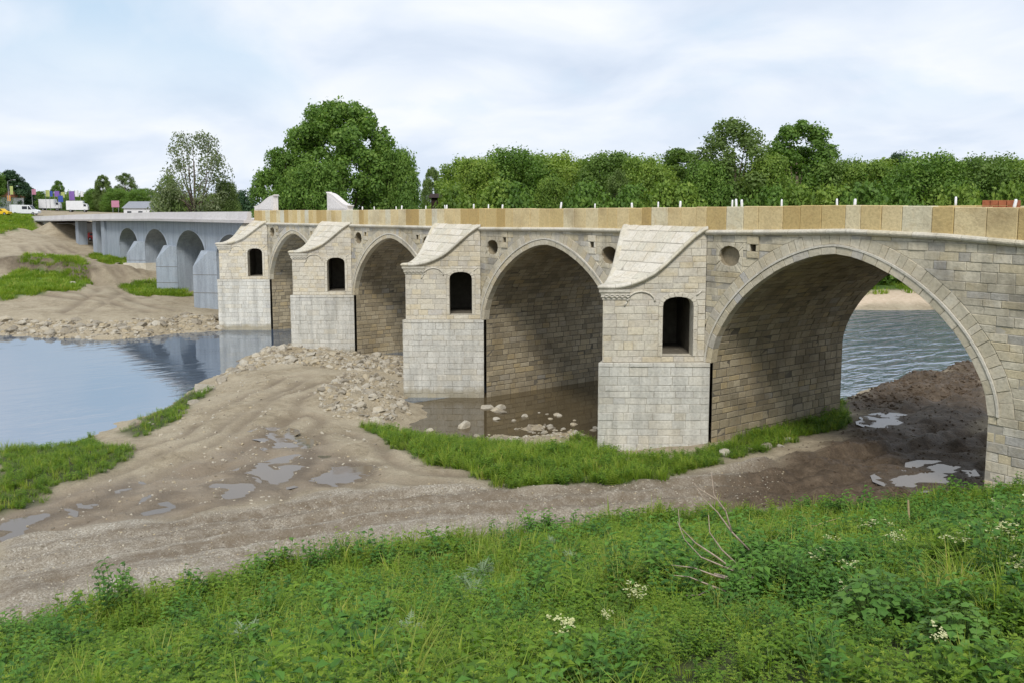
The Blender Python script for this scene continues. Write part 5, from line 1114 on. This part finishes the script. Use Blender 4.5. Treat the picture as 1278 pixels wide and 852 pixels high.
REG['ridge']=[(-4,13),(-4.2,34),(-1,40),(2.2,38),(2,20),(1,13)]; rocks('ridge',16,.04,.2,315,'dark lumpy earth ridge along the water behind the arch','mud_clods',CC,2.5,-.1,cat='mud')
REG['dirtall']=[(-33,-10),(-20,-9),(-13,-12),(-8,-12.5),(-11,-20),(-22,-19)]; rocks('dirtall',4,.015,.12,317,'small stones strewn over the bare dirt by the river','gravel',None,3,-.3,cat='gravel')
GXs=dict(a=(-1.2,-9.5),b=(.5,-8.2),c=(2.0,-5.4))
def boulder(x,y,s,label,group=None,z=None,mat='rock',k=None,sx=1.0):
    m=RM[rng.randrange(12) if k is None else k]; o=link('boulder',m); 
    if not m.materials: m.materials.append(M['rock'])
    g=hz1(x,y) if z is None else z
    o.location=(x,y,g+s*.1); o.rotation_euler=(rng.uniform(-.3,.3),rng.uniform(-.3,.3),rng.uniform(0,6.28)); o.scale=(s*sx,s,s); return tag(o,label,'rock',group)
boulder(-29.3,-13.9,.72,'biggest pinkish boulder at the grassy river edge',k=3)
boulder(-30.9,-12.4,.42,'smaller pale boulder just beside the biggest river-edge boulder')
boulder(-25.6,-15.6,.42,'flat pale boulder in sparse grass at the river edge',k=5)
boulder(-23.2,-19.4,.40,'pale stone where the dirt meets the left grass bank')
boulder(-12.8,-5.0,.42,'solitary pale boulder standing in the murky pool',z=WATER)
for i in range(6): boulder(-15.2+rng.uniform(-.6,.9),-1.2+rng.uniform(-.5,.5),rng.uniform(.22,.42),'pale rock heaped in the pool against the pier corner','rocks at the pier corner',z=WATER-.05)
for i in range(26): boulder(rng.uniform(-16,-8),rng.uniform(-7,1.5),rng.uniform(.09,.24),'small stone poking out of the murky pool','stones in the pool',z=WATER-.03)
x,y,z=sample('r1',.55,331,0); 
for a,b in list(zip(x,y))[:46]: boulder(a,b,rng.uniform(.2,.46),'pale angular boulder in the rubble heap before the second pier','boulders before the second pier')
x,y,z=sample('r2',.7,333,0)
for a,b in list(zip(x,y))[:34]: boulder(a,b,rng.uniform(.18,.4),'pale angular boulder in the rubble pile beside the pool','boulders beside the pool')
x,y,z=sample('r3',.4,335,-.2)
for a,b in list(zip(x,y))[:44]: boulder(a,b,rng.uniform(.25,.62),'rough boulder in the stone line along the far river edge','boulders along the far river edge')
for a,b,s in ((1.0,-3.6,.26),(1.6,-2.6,.2),(2.1,-1.4,.32),(2.4,-.3,.24),(2.7,.6,.3),(3.0,1.2,.18),(.2,-5.2,.2),(2.3,2.6,.2)): boulder(a,b,s,'pale stone at the border of grass bank and mud','stones along the mud edge')
boulder(19.5,-15.4,.2,'flat tan stone lying in the weeds on the slope',k=2); boulder(20.9,-17.6,.13,'grey stone at the bare earth patch',k=4)
boulder(-3.4,-5.3,.3,'white slab of stone at the nose of the nearest pier',k=6); boulder(-89.5,-3.2,.35,'white stone in grass at the foot of the concrete pier'); boulder(-111,-2.0,.6,'pale stone on the grass patch near the concrete footing'); boulder(-96,-10.5,.55,'pale stone on the grassy bluff beyond the river')
# ================================================================ SMALL THINGS ON THE BRIDGE
M['wrap']=plain('white_plastic_wrap',(.74,.74,.76),.5,.1,6)
M['rust']=plain('rust_red_brick',(.30,.10,.045),.8,.3,5)
M['wood']=plain('weathered_timber',(.30,.20,.11),.85,.3,6)
def pin(x,y,h,w):
    z=zp(x)-.05; t=empty('wrapped_post',(x,y,z),rng.uniform(0,6),'short white plastic-wrapped post on the stone parapet','post','wrapped posts along the parapet')
    l=rng.uniform(-.05,.05); mb=MB(); mb.tube([(0,0,0),(l*.4,0,h*.35),(l,0,h*.8),(l,0,h)],[w*.8,w,w*.95,w*.7],8); mb.build('wrap',M['wrap'],t,True)
    mb=MB(); mb.tube([(0,0,-.02),(0,0,.05)],[w*1.5,w*1.3],8); mb.build('base',M['cornice'],t)
for x in (-35.2,-29.0,-22.9,-19.7,-16.6,-11.1,-5.5,-2.3,1.0,1.3,6.7,12.5): pin(x,.22,rng.uniform(.28,.40),.055)
for x in (-52,-47.5,-42.0,-38.7,-32.1,-19.2,-13.2,-7.3,-3.9,-.5,5.6): pin(x,BW-.2,rng.uniform(.36,.5),.055)
t=empty('brick_stack',(9.4,6,zc(9.4)-.03),.2,'stack of rust red bricks on the bridge deck behind the parapet','bricks')
mb=MB(); mb.box(-.6,.6,-.5,.5,0,.12); mb.build('pallet',M['wood'],t)
b0=None
for k in range(5):
    for i in range(4):
        mb=MB(); zz=.125+k*.21; mb.bbox(-.58+i*.29,-.31+i*.29,-.48,.48,zz,zz+.2,.012); mb.build('brick',M['rust'],t)
# ================================================================ FAR ROAD AT THE LEFT END
M['van_white']=plain('white_van_paint',(.70,.71,.74),.35,.06,2,0,0); M['yellow']=plain('yellow_car_paint',(.72,.47,.02),.35,.06,2,0,0); M['red']=plain('red_paint',(.45,.03,.03),.4,.1,2,0,0)
M['glass']=plain('dark_window_glass',(.03,.035,.045),.12,.1,2,0,0); M['rubber']=plain('tyre_rubber',(.025,.025,.025),.9,.1,4); M['steel']=plain('grey_steel',(.35,.36,.38),.5,.1,4,.6); M['blue']=plain('blue_cloth',(.06,.10,.38),.8,.1); M['pink']=plain('pink_cloth',(.45,.20,.28),.8,.1); M['lime']=plain('lime_cloth',(.40,.45,.16),.8,.1); M['orange']=plain('orange_cloth',(.55,.27,.08),.8,.1); M['purple']=plain('purple_cloth',(.22,.12,.38),.8,.1); M['whitec']=plain('white_cloth',(.75,.75,.78),.8,.1)
M['plaster']=plain('white_plaster',(.62,.62,.64),.85,.08,2); M['tile']=plain('red_roof_tile',(.26,.10,.06),.8,.25,6); M['slate']=plain('grey_roof',(.24,.25,.28),.7,.2,5); M['brownwood']=plain('dark_brown_boards',(.030,.016,.013),.8,.3,5)
def vehicle(name,x,y,rz,prof,wd,paint,label,cat,wins,wheels,zoff=0):
    t=empty(name,(x,y,hz1(x,y)+zoff),rz,label,cat); mb=MB(); mb.prism(prof,-wd/2,wd/2); mb.build('body',paint,t)
    for w in wins:
        for s in (-1,1):
            m=MB(); yy=s*(wd/2+.004); q=[(a,yy,b) for a,b in w]; m.add(q if s<0 else q[::-1],[tuple(range(len(q)))]); m.build('window',M['glass'],t)
    for wx in wheels:
        for s in (-1,1):
            m=MB(); m.tube([(wx,s*(wd/2-.12),.34),(wx,s*(wd/2+.03),.34)],[.34,.34],14); o=m.build('wheel',M['rubber'],t); m=MB(); m.tube([(wx,s*(wd/2+.03),.34),(wx,s*(wd/2+.045),.34)],[.18,.18],10); m.build('rim',M['steel'],o)
    return t
vx,vy=spot(35,248)
v=vehicle('parked_van',vx,vy,R_(60),[(-3.3,.35),(3.2,.35),(3.3,.9),(2.9,1.15),(2.0,1.35),(1.3,2.35),(-3.3,2.5)],2.0,M['van_white'],'white van parked by the road beyond the bridge end','van',[[(1.0,1.3),(1.85,1.3),(1.25,2.1),(1.0,2.15)],[(-.4,1.35),(.8,1.35),(.8,2.1),(-.4,2.1)]],[-2.1,2.1],.1)
m=MB(); m.add([(1.98,-.9,1.38),(1.98,.9,1.38),(1.36,.9,2.3),(1.36,-.9,2.3)],[(0,1,2,3)]); o=m.build('windscreen',M['glass'],v); o.location.x=.02
vx,vy=spot(4,236); vehicle('parked_car',vx,vy,R_(55),[(-2.1,.3),(2.1,.3),(2.15,.75),(1.2,.95),(.5,1.5),(-1.6,1.5),(-2.1,.95)],1.75,M['yellow'],'yellow car parked on the grass bank edge','car',[[(-1.4,.98),(-.1,.98),(-.1,1.4),(-1.3,1.4)],[(.0,.98),(.95,.98),(.45,1.4),(.0,1.4)]],[-1.3,1.3],.2)
for px_,d,l in ((100,262,'small white lorry parked among the flags'),(66,268,'white box trailer beside the road flags')):
    vx,vy=spot(px_,d); vehicle('parked_lorry',vx,vy,R_(70),[(-2.6,.6),(2.6,.6),(2.6,1.5),(2.3,2.2),(1.5,2.3),(1.45,3.0),(-2.6,3.0)],2.2,M['van_white'],l,'lorry',[[(1.6,1.5),(2.3,1.5),(2.15,2.1),(1.6,2.1)]],[-1.6,1.8],.0)
def banner(px_,d,topy,mat,hpx,wpx,label,grp=None):
    x,y=spot(px_,d); g=hz1(x,y); k=d/1093.9; zt=11+(256-topy)*k; t=empty('banner_flag',(x,y,g),R_(54)+rng.uniform(-.4,.4),label,'flag',grp); m=MB(); m.tube([(0,0,0),(0,0,zt-g)],[.06,.04],6); m.build('pole',M['steel'],t)
    m=MB(); w,h=wpx*k,hpx*k; n=6; P=[(i*w/n,.12*math.sin(i*1.3),z) for z in (zt-g-h,zt-g) for i in range(n+1)]; P+=[(a,b+.02,c) for a,b,c in P]; q=n+1
    fs=[(i,i+1,q+i+1,q+i) for i in range(n)]+[(2*q+i,3*q+i,3*q+i+1,2*q+i+1) for i in range(n)]; m.add(P,fs); m.build('cloth',mat,t)
for a in ((17,240,236,M['lime'],9,4,'lime green banner on a pole above the yellow car'),(13,240,246,M['orange'],6,4,'small orange banner on a low pole near the yellow car'),(44,255,239,M['pink'],6,5,'pink banner on a pole behind the white van'),(61,262,240,M['lime'],7,5,'lime banner on a pole past the white van'),(66,265,241,M['blue'],6,3,'blue banner beside the second lime banner'),(72,268,241,M['purple'],6,5,'purple banner in the row of road flags'),(80,270,242,M['lime'],6,4,'small lime banner behind the purple one'),(90,272,241,M['purple'],10,6,'long violet banner hanging low in the flag row'),(104,276,241,M['whitec'],6,3,'white banner at the end of the flag row'),(97,274,240,M['whitec'],7,4,'white banner beside the violet banner'),(76,266,246,M['blue'],7,5,'blue low banner behind the white lorries')): banner(*a)
x,y=spot(15,238); g=hz1(x,y); t=empty('lamp_post',(x,y,g),0,'slim grey lamp post rising above the yellow car','lamp post'); m=MB(); m.tube([(0,0,0),(0,0,8.0)],[.09,.05],8); m.build('pole',M['steel'],t); m=MB(); m.tube([(0,0,8.0),(.5,.6,8.35),(1.0,1.2,8.4)],[.04,.035,.03],6); m.build('arm',M['steel'],t)
m=MB(); m.bbox(.8,1.3,1.0,1.5,8.3,8.45,.03); m.build('lamp_head',M['steel'],t)
def house(px_,d,wd,dp,wall,roofh,wm,rm,label,rz=.9,base=None,name='house',win=3):
    x,y=spot(px_,d); g=hz1(x,y) if base is None else base; t=empty(name,(x,y,g),rz,label,'house'); m=MB(); m.box(-wd/2,wd/2,-dp/2,dp/2,-1,wall); m.build('wall',wm,t)
    m=MB(); o=.35; m.add([(-wd/2-o,-dp/2-o,wall),(wd/2+o,-dp/2-o,wall),(wd/2+o,dp/2+o,wall),(-wd/2-o,dp/2+o,wall),(-wd/2-o,0,wall+roofh),(wd/2+o,0,wall+roofh)],[(0,1,5,4),(2,3,4,5),(0,4,3),(1,2,5),(3,2,1,0)]); m.build('roof',rm,t)
    for i in range(win):
        m=MB(); xx=-wd/2+wd*(i+.5)/win; zz=wall-2.0; m.box(xx-.5,xx+.5,-dp/2-.05,-dp/2+.05,zz,zz+1.3); o_=m.build('window',M['glass'],t); m=MB(); m.box(xx-.6,xx+.6,-dp/2-.12,-dp/2-.04,zz-.12,zz); m.build('sill',M['plaster'],o_)
house(186,228,8,7,6.0,1.6,M['plaster'],M['slate'],'white house with grey roof behind the concrete bridge',base=4.2)
house(-6,262,12,8,3.2,1.6,M['plaster'],M['tile'],'low house with red tiled roof behind the yellow car',rz=.7)
house(556,128,3.6,3.0,11.4,.6,M['brownwood'],M['brownwood'],'dark brown boarded shed between the largest tree and the wood',base=.6,name='shed',win=0)
# white wrapped figure-shaped bundle and sign on the concrete deck
t=empty('wrapped_bundle',(-121,7.5,zd(-121)-.75),.4,'tall white tarpaulin-wrapped bundle on the concrete bridge deck','bundle'); m=MB(); m.tube([(0,0,0),(.1,0,.7),(-.05,.05,1.5),(.12,0,2.1),(.1,0,2.4)],[.55,.5,.4,.3,.1],10); m.build('cover',M['wrap'],t,True)
m=MB(); m.tube([(.6,.2,0),(.5,.2,.6),(.3,.1,1.2)],[.25,.3,.15],8); m.build('fold',M['wrap'],t,True)
x,y=spot(147,232); g=hz1(x,y); t=empty('road_sign',(x,y,g),.9,'pink red board on two posts beyond the concrete deck','sign'); zb=11.0-g
for s in (-1,1): m=MB(); m.tube([(s*.7,0,0),(s*.7,0,zb)],[.06,.06],6); m.build('post',M['steel'],t)
m=MB(); m.bbox(-.95,.95,-.12,-.06,zb-.6,zb+1.0,.01); m.build('board',M['pink'],t)
vx,vy=-160,5.0; vehicle('red_car',vx,vy,R_(40),[(-2.1,.3),(2.1,.3),(2.15,.8),(1.2,1.0),(.5,1.55),(-1.6,1.55),(-2.1,1.0)],1.75,M['red'],'red car parked between the columns under the concrete bridge','car',[[(-1.4,1.02),(.3,1.02),(.3,1.45),(-1.3,1.45)]],[-1.3,1.3],.1)
